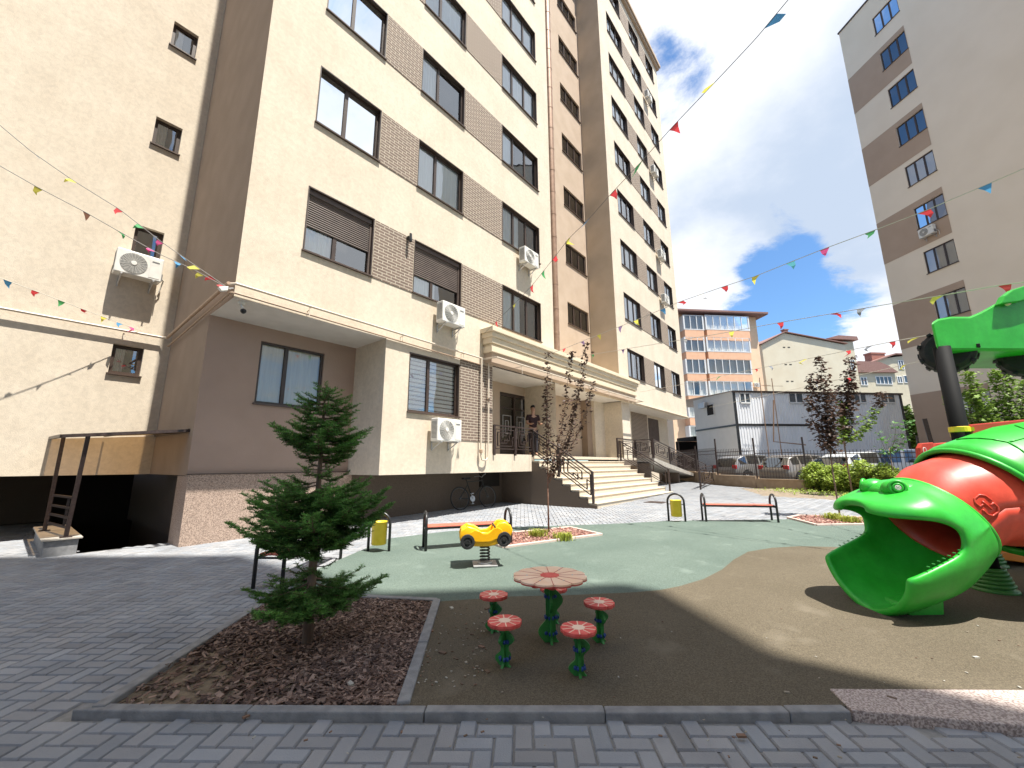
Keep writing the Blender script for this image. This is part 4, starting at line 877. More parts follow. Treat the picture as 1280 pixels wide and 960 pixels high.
a, z0 = P.px(1097, 452); b, z1 = P.px(1112, 441); q = MB(); P.box(q, a, z0-1, b, z1, -2.5, -1); P.box(q, a-.15, z1, b+.15, z1+.3, -2.6, -.9); q.build('chimney', brickmat('red_brick', (.28, .08, .05), (.4, .3, .25)), t)
# ---------------- benches and bins ----------------
def hoop(q, x, y0, y1, h, r=.022, base=0):
    w = (y1-y0)/2; c = (y0+y1)/2
    q.tube([(x, y0, -.03)]+[(x, c-w*math.cos(a*math.pi/12), h-w+w*math.sin(a*math.pi/12)) for a in range(13)]+[(x, y1, -.03)], r, 10)
def bench():
    t = thing('park_bench', 'x', 'bench', group='backless red benches with black hoop ends')
    for x in (-.70, .70):
        q = MB(); hoop(q, x, -.17, .17, .56); q.build('leg', M_BLACK, t, smooth=True)
    q = MB(); q.box(-.70, -.15, .32, .70, -.09, .335); 
    for y in (-.13, .13): q.bar((-.70, y, .31), (.70, y, .31), .03, .02)
    for x in (-.69, .69): q.bar((x, -.17, .30), (x, .17, .30), .03, .02)
    q.build('seat_frame', M_BLACK, t)
    q = MB()
    for y in (-.115, -.038, .038, .115): q.box(-.68, y-.034, .322, .68, y+.034, .35)
    q.build('seat', M_RED, t, bevel=.006)
    return t
def place(t, px, py, rz, lb, off=.05):
    p = gp(px, py, off); t.location = (p.x, p.y, gz(p.x)+off); t.rotation_euler.z = rz; t['label'] = lb; return t
b1 = bench(); e0, e1 = gp(532, 688, .05), gp(604, 680, .05)
def bench_at(t, a, b, lb):
    d = b-a; d.z = 0; d.normalize(); c = a+d*.70; nrm = V((-d.y, d.x, 0)); c += nrm*.17
    t.location = (c.x, c.y, gz(c.x)+.05); t.rotation_euler.z = math.atan2(d.y, d.x); t['label'] = lb
bench_at(b1, gp(532, 689, .05), gp(604, 683, .05), 'red bench partly hidden behind the yellow car rider')
b2 = dup(b1, (0, 0, 0)); bench_at(b2, gp(883, 652, .05), gp(957, 653, .05), 'red bench farthest back, beside the yellow bin before the ramp')
b3 = dup(b1, (0, 0, 0)); bench_at(b3, gp(352, 736, .03), gp(420, 702, .03), 'red bench seen through the branches of the fir')
def bin_():
    t = thing('litter_bin', 'x', 'litter bin', group='yellow litter bins hung in black hoops')
    q = MB(); hoop(q, 0, -.17, .17, .58); q.box(-.02, -.2, -.02, .02, .2, -.005); q.build('hoop_frame', M_BLACK, t, smooth=True)
    q = MB(); q.lathe((0, 0, .10), [(.105, 0), (.115, .01), (.12, .34), (.125, .345), (.115, .35), (.11, .30), (.10, .02)], 24); q.build('bucket', M_YELM, t, smooth=True)
    q = MB(); q.bar((0, -.17, .36), (0, -.115, .36), .015); q.bar((0, .115, .36), (0, .17, .36), .015); q.build('pivot', M_BLACK, t); return t
n1 = bin_(); a = gp(836, 651, .05); b = gp(857, 652, .05); d = b-a; n1.location = ((a.x+b.x)/2, (a.y+b.y)/2, gz(a.x)+.05); n1.rotation_euler.z = math.atan2(d.y, d.x)-math.pi/2; n1['label'] = 'yellow litter bin left of the far red bench'
a = gp(485, 689, .05); b = gp(461, 689, .05); d = a-b; n2 = dup(n1, ((a.x+b.x)/2, (a.y+b.y)/2, gz(a.x)+.05), math.atan2(d.y, d.x)-math.pi/2, 'yellow litter bin half hidden by the fir')

# ---------------- flower table and stools ----------------
def flower(name, R0, th, m, cm, lm, n, cr, parent, z):
    q = MB(); P = []; K = 96
    for i in range(K):
        a = 2*math.pi*i/K; r = R0*(1-.075*(1-abs(math.sin(a*n/2))**.6)); P.append((r*math.cos(a), r*math.sin(a)))
    q.prism([(x, y, z) for x, y in P], (0, 0, th)); o = q.build(name, [m], parent)
    q = MB(); q.prism([(x*1.004, y*1.004, z-.010) for x, y in P], (0, 0, .009)); q.build('edge', M_CORAL, o)
    q = MB(); q.lathe((0, 0, z+th), [(cr, 0), (cr, .0025)], 32); 
    ce = q.build('flower_centre', cm, o)
    q = MB()
    for i in range(n):
        a = 2*math.pi*(i)/n; q.bar((cr*1.02*math.cos(a), cr*1.02*math.sin(a), z+th+.0008), (R0*.955*math.cos(a), R0*.955*math.sin(a), z+th+.0008), .005 if R0 > .2 else .007, .0016)
    q.build('petal_lines', lm, o)
    for i in range(6 if R0 > .2 else 0):
        q = MB(); a = 2*math.pi*(i+.5)/6; q.lathe((R0*.62*math.cos(a), R0*.62*math.sin(a), z+th), [(.008, 0), (.006, .003)], 10); q.build('bolt', M_ZINC, o)
    return o
def leafleg(parent, h, w, s):
    for rot in (0, math.pi/2):
        q = MB(); u = V((math.cos(rot), math.sin(rot), 0)); nn = V((-u.y, u.x, 0)); K = 26; P = []
        for sgn in (1, -1):
            zs = [h*i/K for i in range(K+1)]
            if sgn == -1: zs = zs[::-1]
            for z in zs:
                k = z/h; bump = w*(.55+.9*max(0, math.sin(k*2.6*math.pi+(0.3 if sgn > 0 else 2.6)))**1.4*(1 if k < .8 else .2)); P.append(u*(sgn*bump)+V((0, 0, z)))
        q.prism([p-nn*.009 for p in P], nn*.018); o = q.build('leg', M_LEG, parent)
        for sgn in (1, -1):
            for zz in ((.14, .38, .70) if s else (.18, .58)):
                q = MB(); q.lathe(u*(sgn*w*.55)+nn*.009+V((0, 0, h*zz)), [(.013, 0), (.013, .008), (.007, .012)], 12, nn); q.lathe(u*(sgn*w*.55)-nn*.009+V((0, 0, h*zz)), [(.013, 0), (.013, .008), (.007, .012)], 12, -nn); q.build('ladybird', M_TURQ, o)
tp = gp(689, 803, .05); tb = thing('play_table', 'low round flower table with peach petals and a red centre on green leaf legs', 'table', (0, 0, 0))
flower('tabletop', .29, .012, M_PEACH, M_SEATR, M_CORAL, 12, .075, tb, .475)
leafleg(tb, .474, .068, True); q = MB()
for a in range(8): q.lathe((.17*math.cos(a*.785), .17*math.sin(a*.785), .43), [(.03, 0), (.035, .012), (.03, .02)], 12)
q.build('petal_brace', M_CORAL, tb)
tb.location = (tp.x, tp.y, .054+gz(tp.x)); tb.rotation_euler.z = R(40)
tb.scale = (1, 1, .98)
s0 = thing('play_stool', 'x', 'stool', (0, 0, 0), group='red flower stools around the low table')
flower('seat', .118, .014, M_SEATR, M_SEATC, M_SEATC, 10, .042, s0, .268); leafleg(s0, .267, .050, False)
spots = [(631, 833, 10, 'red flower stool nearest the viewer on the left, in front of the table'), (725, 845, 35, 'red flower stool nearest the viewer on the right, in front of the table'), (751, 803, 60, 'red flower stool to the right of the table'), (617, 790, 20, 'red flower stool to the left, farther back than its neighbour'), (693, 779, 0, 'red flower stool almost hidden behind the table leg')]
for i, (x, y, a, lb) in enumerate(spots):
    p = gp(x, y, .05)
    if i == 0: s0.location = (p.x, p.y, .054+gz(p.x)); s0.rotation_euler.z = R(a); s0['label'] = lb
    else: dup(s0, (p.x, p.y, .054+gz(p.x)), R(a), lb)

# ---------------- spring rider (yellow car) ----------------
sr = thing('spring_rider', 'yellow plastic car with black wheels on a coil spring', 'spring rider')
q = MB(); q.box(-.16, -.16, 0, .16, .16, .02); q.lathe((0, 0, .02), [(.10, 0), (.10, .02), (.07, .03)], 20); q.build('base_plate', M_ZINC, sr, bevel=.005)
q = MB(); q.tube([(.062*math.cos(a*math.pi/8), .062*math.sin(a*math.pi/8), .045+.0034*a*.72) for a in range(80)], .011, 8); q.lathe((0, 0, .24), [(.08, 0), (.09, .01), (.09, .03)], 20); q.build('spring', M_BLACK, sr, smooth=True)
# body: two curved side shells and a floor between
prof = [(-.30, .30), (-.22, .27), (-.10, .26), (.06, .26), (.12, .27), (.20, .31), (.28, .33), (.335, .38), (.36, .45), (.33, .52), (.25, .565), (.17, .55), (.10, .48), (.03, .435), (-.06, .44), (-.14, .49), (-.24, .52), (-.33, .47), (-.35, .40), (-.34, .34)]
for sgn in (-1, 1):
    q = MB(); 
    q.prism([(x, sgn*.14, z) for x, z in prof], (0, sgn*.045, 0)); q.build('side_shell', M_YEL, sr, smooth=True, bevel=.018)
    q = MB(); q.prism([(x*.62, sgn*.186, .40+(z-.40)*.58) for x, z in prof], (0, sgn*.012, 0)); q.build('side_panel', M_YEL, sr, smooth=False, bevel=.010)
    for x, z in ((-.24, .325), (.24, .345)):
        q = MB(); q.lathe((x, sgn*.165, z), [(.04, -.01), (.09, 0), (.096, .02), (.09, .048), (.06, .05), (.055, .04), (.03, .042)], 24, (0, sgn, 0)); w = q.build('wheel', M_RUBB, sr, smooth=False)
        q = MB(); q.lathe((x, sgn*.21, z), [(.030, -.01), (.026, .012)], 12, (0, sgn, 0)); q.build('hub', M_BLACK, w)
q = MB(); q.box(-.24, -.14, .27, .22, .14, .32); q.prism([(.20, -.14, .30), (.33, -.14, .42), (.32, -.14, .50), (.24, -.14, .54), (.17, -.14, .50), (.12, -.14, .32)], (0, .28, 0)); q.prism([(-.33, -.14, .36), (-.33, -.14, .47), (-.26, -.14, .50), (-.20, -.14, .36)], (0, .28, 0)); q.box(-.16, -.13, .32, -.02, .13, .40); q.build('seat', M_YEL, sr, bevel=.02)
q = MB(); q.tube([(.12, -.19, .50), (.12, .19, .50)], .012, 8); q.build('handle', M_BLACK, sr)
p = gp(606, 706, .05); sr.location = (p.x, p.y, gz(p.x)+.055); sr.rotation_euler.z = math.atan2(RT.y, RT.x)+R(8)

# ---------------- play tower with frog slide ----------------
FB = V((RT.x, RT.y, 0))                      # up-slope direction in plan (camera right); slide runs the other way
NR = V((-FW.x, -FW.y, 0))                    # towards the viewer
DC = 4.02                                     # distance of the slide's centre plane in front of the viewer
def SP(l, n, z): return V((FW.x, FW.y, 0))*DC+FB*l+NR*n+V((0, 0, z+.05))
pt_ = thing('playground_slide', 'play tower with a green frog-mouth slide, red tube and green car-shaped roof', 'playground slide', SP(5.2, 0, 0))
def ringpts(c, ax_, up, w, h, k, a0=0, a1=360):
    return [c+NR*(w*math.sin(R(a0+(a1-a0)*i/k)))+up*(h*math.cos(R(a0+(a1-a0)*i/k))) for i in range(k)]
# frog head lofted from stations: (rim_l, rim_z, bottom_l, bottom_z, half width)
low = [(3.97, .84, 4.20, .51, .42), (3.88, .78, 4.08, .40, .44), (3.78, .71, 3.95, .30, .46), (3.68, .64, 3.80, .20, .47), (3.55, .575, 3.65, .13, .475), (3.42, .52, 3.50, .08, .475), (3.32, .475, 3.38, .05, .47), (3.24, .44, 3.27, .035, .46), (3.20, .42, 3.21, .04, .43)]
upp = [(3.97, .84, 3.745, 1.17, .42), (3.88, .82, 3.72, 1.17, .44), (3.78, .80, 3.67, 1.16, .46), (3.68, .80, 3.61, 1.14, .47), (3.58, .85, 3.55, 1.11, .47), (3.47, .87, 3.46, 1.06, .45), (3.38, .875, 3.38, 1.03, .41), (3.31, .875, 3.31, 1.01, .34), (3.25, .88, 3.255, .995, .25), (3.205, .905, 3.21, .975, .14)]
KK = 14
q = MB(); rows_ = []
for i in range(4):      # full rings until the mouth corner
    r = []; rl, rz1, bl_, bz, w = low[i]; _, rz2, tl, tz, w2 = upp[i]
    for j in range(KK+1):
        a = math.pi*j/KK; s, c = math.sin(a), math.cos(a); r.append(SP(rl+(bl_-rl)*s**1.0, w*c, rz1+(bz-rz1)*s))
    ru = []
    for j in range(KK+1):
        a = math.pi*j/KK; s, c = math.sin(a), math.cos(a); ru.append(SP(rl+(tl-rl)*s, -w2*c, rz2+(tz-rz2)*s))
    rows_.append((r, ru))
for i in range(4, 9):
    rl, rz1, bl_, bz, w = low[i]; r = []
    for j in range(KK+1):
        a = math.pi*j/KK; s, c = math.sin(a), math.cos(a); cc_ = math.copysign(abs(c)**1.3, c); r.append(SP(rl+(bl_-rl)*s, w*cc_, rz1+(bz-rz1)*s))
    rows_.append((r, None))
upr = [x[1] for x in rows_[:4]]
for i in range(4, 10):
    rl, rz2, tl, tz, w2 = upp[i]
    upr.append([SP(rl+(tl-rl)*math.sin(math.pi*j/KK), -w2*math.cos(math.pi*j/KK), rz2+(tz-rz2)*math.sin(math.pi*j/KK)**.7) for j in range(KK+1)])
def grid(q, rs_):
    i0 = len(q.v); n = len(rs_[0])
    for r in rs_: q.v += [tuple(p) for p in r]
    for i in range(len(rs_)-1):
        for j in range(n-1): q.f.append((i0+i*n+j, i0+i*n+j+1, i0+(i+1)*n+j+1, i0+(i+1)*n+j)); q.fm.append(0)
grid(q, [x[0] for x in rows_]); grid(q, upr)
# side walls between jaw edges up to the mouth corner
for side in (0, 1):
    A_, B_ = [], []
    for i in range(4):
        r, ru = rows_[i]; lo = r[0] if side == 0 else r[-1]; hi = ru[-1] if side == 0 else ru[0]
        A_.append(lo); B_.append(hi)
    grid(q, [A_, [(a*.5+b*.5)+NR*(.012 if side == 0 else -.012) for a, b in zip(A_, B_)], B_])
hd = None
me_ = bpy.data.meshes.new('frog_mouth'); me_.from_pydata(q.v, [], q.f); bm = bmesh.new(); bm.from_mesh(me_); bmesh.ops.remove_doubles(bm, verts=bm.verts, dist=.004); bmesh.ops.recalc_face_normals(bm, faces=bm.faces)
bmesh.ops.dissolve_degenerate(bm, dist=.001, edges=bm.edges); bm.to_mesh(me_); bm.free(); me_.materials.append(M_GREEN); me_.polygons.foreach_set('use_smooth', [True]*len(me_.polygons))
hd = bpy.data.objects.new('frog_mouth', me_); COL.objects.link(hd); hd.parent = pt_; hd.matrix_parent_inverse = WM(pt_).inverted()
md = hd.modifiers.new('s', 'SOLIDIFY'); md.thickness = .065; md.offset = 0; md.use_even_offset = False; md = hd.modifiers.new('u', 'SUBSURF'); md.levels = md.render_levels = 2
# foot block under the lip, eyes, rolled collar, teeth ridges
q = MB(); q.prism([SP(3.42, .16, -.05), SP(3.72, .16, -.05), SP(3.76, .16, .2), SP(3.42, .16, .12)], -NR*.32); q.build('foot_block', M_GREEN, pt_, bevel=.03)
def eye(l, n, z, r):
    q = MB(); c = SP(l, n, z); bm = bmesh.new(); bmesh.ops.create_uvsphere(bm, u_segments=24, v_segments=16, radius=r)
    ax = (NR*(.9 if n > 0 else -.75)+FB*-.55+V((0, 0, .15))).normalized()
    for v in bm.verts: v.co = c+FB*(v.co.x*1.25)+NR*v.co.y+V((0, 0, v.co.z*.9))
    me = bpy.data.meshes.new('eye_bulge'); bm.to_mesh(me); bm.free(); me.materials.append(M_GREEN); me.polygons.foreach_set('use_smooth', [True]*len(me.polygons)); o = bpy.data.objects.new('eye_bulge', me); COL.objects.link(o); o.parent = hd; o.matrix_parent_inverse = WM(hd).inverted()
    c2 = c+ax*(r*.93)
    q = MB()
    for rr_, t in ((r*.62, .016), (r*.34, .010)):
        x = ax.cross(V((0, 0, 1))).normalized(); y = ax.cross(x); q.tube([c2+(x*math.cos(k*math.pi/10)+y*math.sin(k*math.pi/10))*rr_+ax*(.012 if rr_ < r*.5 else 0) for k in range(20)], t, 8, closed=True)
    q.build('eye_ring', M_GREEN, o, smooth=True); q = MB(); x = ax.cross(V((0, 0, 1))).normalized(); y = ax.cross(x); q.tube([c2+(x*math.cos(k*math.pi/10)+y*math.sin(k*math.pi/10))*r*.20+ax*.018 for k in range(20)], .0045, 6, closed=True); q.tube([c2+(x*math.cos(k*math.pi/10)+y*math.sin(k*math.pi/10))*r*.09+ax*.018 for k in range(20)], .0045, 6, closed=True); q.build('eye_mark', M_ACW, o)
eye(3.53, .125, 1.115, .092); eye(3.53, -.10, 1.115, .092)
q = MB(); q.v = []; bm = bmesh.new(); bmesh.ops.create_uvsphere(bm, u_segments=24, v_segments=16, radius=1)
for v in bm.verts: v.co = SP(3.66+v.co.x*.24, v.co.y*.24, 1.08+v.co.z*.115)
me = bpy.data.meshes.new('brow'); bm.to_mesh(me); bm.free(); me.materials.append(M_GREEN); me.polygons.foreach_set('use_smooth', [True]*len(me.polygons)); o = bpy.data.objects.new('brow', me); COL.objects.link(o); o.parent = hd; o.matrix_parent_inverse = WM(hd).inverted()
for side in (1, -1):
    q = MB()
    for i in range(7):
        f = i/6; l = 3.64+(3.36-3.64)*f; z = .622+(.497-.622)*f; c = SP(l, .478 if side > 0 else -.435, z+.024); q.obox(c, FB*.004+V((0, 0, .0015)), NR*.012, V((0, 0, .003)))
    q.build('lip_notches', M_LEG, pt_)
# tube
axd = (FB*.82+V((0, 0, .57))).normalized(); upd = axd.cross(NR); upd = upd if upd.z > 0 else -upd
def tubegrid(q, st, k=36):
    rs_ = []
    for c, a, r in st:
        a = a.normalized(); u = NR.cross(a); u = (u if u.z > 0 else -u).normalized(); n = a.cross(u).normalized()
        rs_.append([c+(n*math.cos(2*math.pi*j/k)+u*math.sin(2*math.pi*j/k))*r for j in range(k)]+[c+n*r])
    grid(q, rs_)
C1 = SP(3.965, 0, .84)
C2 = SP(4.44, 0, 1.0); a2 = (FB*.96+V((0, 0, .27))-NR*.06).normalized(); a3 = (FB*.98+V((0, 0, .12))-NR*.15).normalized(); fl_ = (FB*.86+V((0, 0, .50))).normalized()
q = MB(); tubegrid(q, [(C1-axd*.10, axd, .385), (C1+axd*.05, axd, .40), (C1+axd*.22, axd, .42), (C2+fl_*.0, fl_, .47), (C2+a2*.4, a2, .49)]); rt_ = q.build('tube_section', M_PRED, pt_, smooth=True, solid=.025)
rt_['label'] = 'red tube section behind the frog head'
q = MB(); q.tube([C1+(NR*math.cos(2*math.pi*j/48)+upd*math.sin(2*math.pi*j/48))*.425 for j in range(48)], .022, 10, closed=True); q.build('collar', M_GREEN, pt_, smooth=True)
q = MB(); tubegrid(q, [(C2, fl_, .525), (C2+a2*.06, (fl_+a2)/2, .55), (C2+a2*.3, a2, .55), (C2+a2*.6, a2, .55), (C2+a2*.62+a3*.4, a3, .55), (C2+a2*.62+a3*1.0, a3, .55), (C2+a2*.62+a3*1.7, a3, .55)]); g2 = q.build('tube_section', M_GREEN, pt_, smooth=True, solid=.03); g2['label'] = 'upper green tube section with leaf ribs'
u2 = NR.cross(fl_); u2 = u2 if u2.z > 0 else -u2; n2_ = NR
q = MB(); q.tube([C2+(n2_*math.cos(2*math.pi*j/48)+u2*math.sin(2*math.pi*j/48))*.535 for j in range(48)], .024, 10, closed=True); q.build('flange', M_GREEN, g2, smooth=True)
# raised leaf-vein lines on the shell
def onshell(s, ang, r=.568):
    c = C2+a2*s; u = NR.cross(a2); u = (u if u.z > 0 else -u).normalized(); n = a2.cross(u).normalized()
    if n.dot(NR) < 0: n = -n
    return c+(n*math.cos(R(ang))+u*math.sin(R(ang)))*r
q = MB()
for seq in (((.10, 95), (.18, 60), (.10, 35)), ((.18, 60), (.45, 58), (.58, 80)), ((.45, 58), (.55, 35), (.48, 15)), ((.10, 35), (.25, 12), (.48, 15)), ((.55, 35), (.6, 33)), ((.25, 12), (.2, -8))):
    P = []
    for (s1, a_), (s2, b_) in zip(seq[:-1], seq[1:]):
        for i in range(5): P.append(onshell(s1+(s2-s1)*i/4, a_+(b_-a_)*i/4))
    q.tube(P, .007, 6)
q.build('leaf_ribs', M_GREEN, g2, smooth=True)
# raised emblem on the red tube: two facing hooks
def ontube(s, ang, r=.437):
    c = C1+axd*s; return c+(NR*math.cos(R(ang))+upd*math.sin(R(ang)))*r
q = MB()
for seq in (((1.0, 1.9), (.35, 1.9), (0, 1.5), (0, .6), (.3, .2), (.8, .2), (.8, .7)), ((1.25, 1.3), (1.25, 1.8), (1.8, 1.8), (2.15, 1.4), (2.15, .5), (1.8, .1), (1.15, .1)), ((.55, 1.0), (1.65, 1.0))):
    P = []
    for (x0, y0), (x1, y1) in zip(seq[:-1], seq[1:]):
        for i in range(4): P.append((x0+(x1-x0)*i/4, y0+(y1-y0)*i/4))
    P.append(seq[-1]); q.tube([ontube(.07+y*.062, 24-x*10.5, .415+.10*(.02+y*.062)) for x, y in P], .0075, 6)
q.build('raised_emblem', M_PRED, rt_, smooth=True)
# posts
pb = gp(1243, 738, .05)
def post(p, label=None, h=2.68):
    q = MB(); q.tube([(p.x, p.y, 0), (p.x, p.y, h)], .075, 20); o = q.build('post', mat('matt_black_post', (.006, .006, .007), .7, spec=.15), pt_, smooth=True)
    q = MB(); P = []
    for i in range(160):
        a = i*2*math.pi/32; f = i/160; P.append((p.x+(.15-.055*f)*math.cos(a), p.y+(.15-.055*f)*math.sin(a), .09+.18*f+gz(p.x)))
    q.tube(P, .020, 8); q.lathe((p.x, p.y, gz(p.x)+.045), [(.18, 0), (.175, .03), (.12, .05), (.09, .22)], 28); q.build('foot_cover', M_GREEN2, o, smooth=True)
    q = MB(); q.lathe((p.x, p.y, 1.72), [(.078, 0), (.086, .005), (.086, .055), (.078, .06)], 20); q.box(p.x-.01, p.y-.11, 1.73, p.x+.10, p.y-.06, 1.77); q.build('clamp', M_YELM, o)
post(pb); RT2 = V((RT.x, RT.y, 0)); F2 = V((FW.x, FW.y, 0))
E1 = (FW*.68+RT*.73).normalized(); E2 = (RT*.68-FW*.73).normalized()
for v_ in (E1*1.35, E2*1.5, E1*1.35+E2*1.5): post(pb+v_)
def TP(l, n, z): return pb*1+RT2*l+F2*n-V((0, 0, pb.z))+V((0, 0, z))
q = MB(); q.prism([pb+V((0, 0, 1.0))+E1*.1, pb+V((0, 0, 1.0))+E1*1.35, pb+V((0, 0, 1.0))+E1*1.35+E2*1.5, pb+V((0, 0, 1.0))+E2*1.5], (0, 0, .06)); q.build('platform', M_DRED, pt_)
q = MB(); q.prism([TP(.09, -.03, 1.16), TP(1.2, -.03, 1.16), TP(1.2, -.03, 1.84), TP(.8, -.03, 1.86), TP(.09, -.03, 1.80)], F2*.05); q.build('barrier_panel', M_DRED, pt_, bevel=.01)
# red fins with white rings behind, the second small orange chute with its red sides
def poly(name, m, pts, D, th, par=None, bv=.01):
    q = MB(); q.prism([at(x, y, D) for x, y in pts], F2*th); return q.build(name, m, par or pt_, bevel=bv)
for dx in (0, 17):
    o = poly('red_fin', M_PRED, [(1150+dx, 560), (1153+dx, 554), (1167+dx, 553), (1170+dx, 590), (1146+dx, 600), (1135+dx, 603), (1138+dx, 590), (1151+dx, 580)], 6.6+dx*.01, .08)
    q = MB(); c = at(1156+dx, 563, 6.58+dx*.01); q.tube([c+RT2*.025*math.cos(a*.39)+V((0, 0, .045*math.sin(a*.39))) for a in range(16)], .006, 6, closed=True); q.build('ring_mark', M_ACW, o)
poly('side_board', M_DRED, [(1196, 625), (1330, 600), (1330, 700), (1290, 694), (1232, 694), (1205, 690)], 5.6, .05)
poly('orange_chute', M_ORNG, [(1238, 692), (1262, 690), (1276, 682), (1330, 674), (1330, 712), (1270, 702), (1240, 698)], 5.3, .30)
# car-shaped roof
def RF(x, y, n):                 # roof outline lies in a frontal plane at the post depth
    dep = pb.dot(F2); d = at(x, y, 1.0)-CAM; d = ray(x, y); t = dep/d.dot(FW); p = CAM+d*t; return p+F2*n
out_ = [(1168, 439), (1160, 404), (1168, 399), (1185, 396), (1208, 396), (1222, 390), (1240, 380), (1262, 371), (1290, 360), (1345, 352), (1400, 356), (1430, 385), (1480, 400), (1490, 440)]
q = MB(); q.prism([RF(x, y, -.03) for x, y in out_], E1*1.35); q.build('roof_body', M_GREEN, pt_, bevel=.03, smooth=False)
q = MB(); arch = [(1238, 384), (1243, 374), (1254, 366), (1270, 361), (1300, 357), (1345, 356), (1345, 364), (1290, 372), (1262, 381)]
q.prism([RF(x, y, -.10) for x, y in arch], F2*.07); q.build('window_arch', M_GREEN, pt_, bevel=.012)
for x, y in ((1212, 433), (1315, 438)):
    for n in (.24,):
        c = RF(x, y, n); q = MB(); q.lathe(c, [(.05, -.16), (.19, -.16), (.235, -.13), (.245, 0), (.235, .13), (.19, .16), (.05, .16)], 36, E1)
        for k in range(18): 
            a = k*math.pi/9; d = E2*math.cos(a)+V((0, 0, math.sin(a))); tt = E2*-math.sin(a)+V((0, 0, math.cos(a)))
            q.obox(c+d*.242+E1*(.07 if k % 2 else -.07), d*.015, tt*.022, E1*.085)
        q.build('roof_wheel', M_RUBB, pt_, smooth=False, bevel=.004)
c = RF(1252, 381, -.05); q = MB(); q.lathe(c, [(.035, 0), (.03, -.02)], 16, F2); q.build('headlight', M_SEATC, pt_)
# ---------------- vegetation ----------------
M_NEED = leafmat('fir_needles', (.06, .165, .035), (.13, .28, .07))
M_PURP = leafmat('purple_leaf', (.06, .036, .028), (.12, .07, .05))
M_LEAF = leafmat('fresh_leaf', (.13, .22, .03), (.22, .33, .06))
M_HEDG = leafmat('hedge_leaf', (.20, .30, .035), (.38, .46, .09))
M_TUFT = leafmat('yellow_green_tuft', (.30, .36, .05), (.46, .48, .10))
def fir(base, H):
    r = random.Random(21); t = thing('fir_tree', 'young dark green fir standing in the bark bed, its lowest boughs nearly touching the ground', 'fir tree', base)
    q = MB(); lean = V((-.02, .01, 0)); q.tube([base+lean*(z/2)+V((0, 0, z)) for z in (-.02, .3, .7, 1.1, 1.5, H-.15, H)], [.042, .036, .030, .023, .016, .008, .003], 10); q.build('trunk', M_BARK, t, smooth=True)
    tw = MB(); nm = MB(); nc = []
    def needles(a, b, dens=300, ln=.023, tone=1):
        d = b-a; L_ = d.length; n = max(2, int(L_*dens)); d.normalize(); x = d.cross(V((0, 0, 1)))
        x = x.normalized() if x.length > .01 else V((1, 0, 0)); y = x.cross(d)
        for i in range(n):
            p = a+(b-a)*((i+r.random())/n); s = r.choice((-1, 1)); an = r.gauss(.15, .55); dr = (x*s*math.cos(an)+y*abs(math.sin(an))*r.choice((1, 1, -.4))+d*r.uniform(.35, .8)).normalized()
            w = dr.cross(y).normalized()*.0026 if r.random() < .7 else dr.cross(x).normalized()*.0026; l = ln*r.uniform(.75, 1.2)
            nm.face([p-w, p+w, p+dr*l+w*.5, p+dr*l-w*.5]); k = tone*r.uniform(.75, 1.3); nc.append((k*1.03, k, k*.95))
    def bough(p0, az, L_, rise, droop, tone):
        n = 9; P = []; d = V((math.cos(az), math.sin(az), 0)); s = V((-d.y, d.x, 0)); bend = r.gauss(0, .10)
        for i in range(n+1):
            f = i/n; P.append(p0+d*(L_*f)+s*(bend*L_*f*f)+V((0, 0, L_*(rise*f-droop*math.sin(f*math.pi*.75)+.10*f**3))))
        tw.tube(P, [.0085*(1-.8*i/n)*(.5+L_) for i in range(n+1)], 5)
        needles(P[6], P[-1], tone=tone)
        st = int(L_/.030)
        for k in range(2, st+1):
            f = k/st; i = min(n-1, int(f*n)); g = f*n-i; p = P[i].lerp(P[i+1], g); tl = (P[i+1]-P[i]).normalized()
            tlen = L_*.52*(1-f*.75)*math.sin(min(1, f*2.6)*math.pi/2)*r.uniform(.6, 1.2)
            if tlen < .02: tlen = .025
            for sd in (1, -1):
                if r.random() < .10: continue
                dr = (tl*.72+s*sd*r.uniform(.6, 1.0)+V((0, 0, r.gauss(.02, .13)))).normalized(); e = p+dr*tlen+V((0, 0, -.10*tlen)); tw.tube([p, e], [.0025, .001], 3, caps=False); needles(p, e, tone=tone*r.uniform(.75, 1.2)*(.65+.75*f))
                if tlen > .06:
                    for m in range(int(tlen/.035)):
                        f2 = (m+1)/(tlen/.035+1); p2 = p.lerp(e, f2)
                        for s3 in (1, -1):
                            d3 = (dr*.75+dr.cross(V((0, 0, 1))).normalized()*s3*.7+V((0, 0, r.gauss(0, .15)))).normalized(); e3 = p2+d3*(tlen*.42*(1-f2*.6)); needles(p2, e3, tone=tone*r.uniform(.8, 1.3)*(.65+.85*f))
    # whorls: height, radius, count (gaps as in the photo)
    for z, L_, n in ((.34, .44, 5), (.41, .52, 7), (.48, .40, 4), (.56, .24, 3), (.76, .46, 5), (.84, .60, 7), (.93, .54, 6), (1.00, .54, 7), (1.09, .56, 7), (1.17, .44, 5), (1.25, .24, 3),
                     (1.35, .16, 3), (1.43, .30, 6), (1.51, .40, 7), (1.59, .39, 7), (1.67, .34, 6), (1.75, .30, 6), (1.82, .26, 5), (1.89, .20, 5), (1.95, .16, 5), (2.0, .11, 4)):
        a0 = r.uniform(0, 6.28)
        n += 2
        for i in range(n):
            az = a0+2*math.pi*i/n+r.gauss(0, .22); bough(base+lean*(z/2)+V((0, 0, z+r.gauss(0, .02))), az, L_*r.uniform(.72, 1.12), .22 if z > .5 else .05, .20 if z < 1.3 else .12, r.uniform(.75, 1.25))
    needles(base+lean+V((0, 0, H-.16)), base+lean+V((0, 0, H+.02)), dens=400); 
    for a in range(4): needles(base+lean+V((0, 0, H-.1)), base+lean+V((.05*math.cos(a*1.57), .05*math.sin(a*1.57), H-.03)))
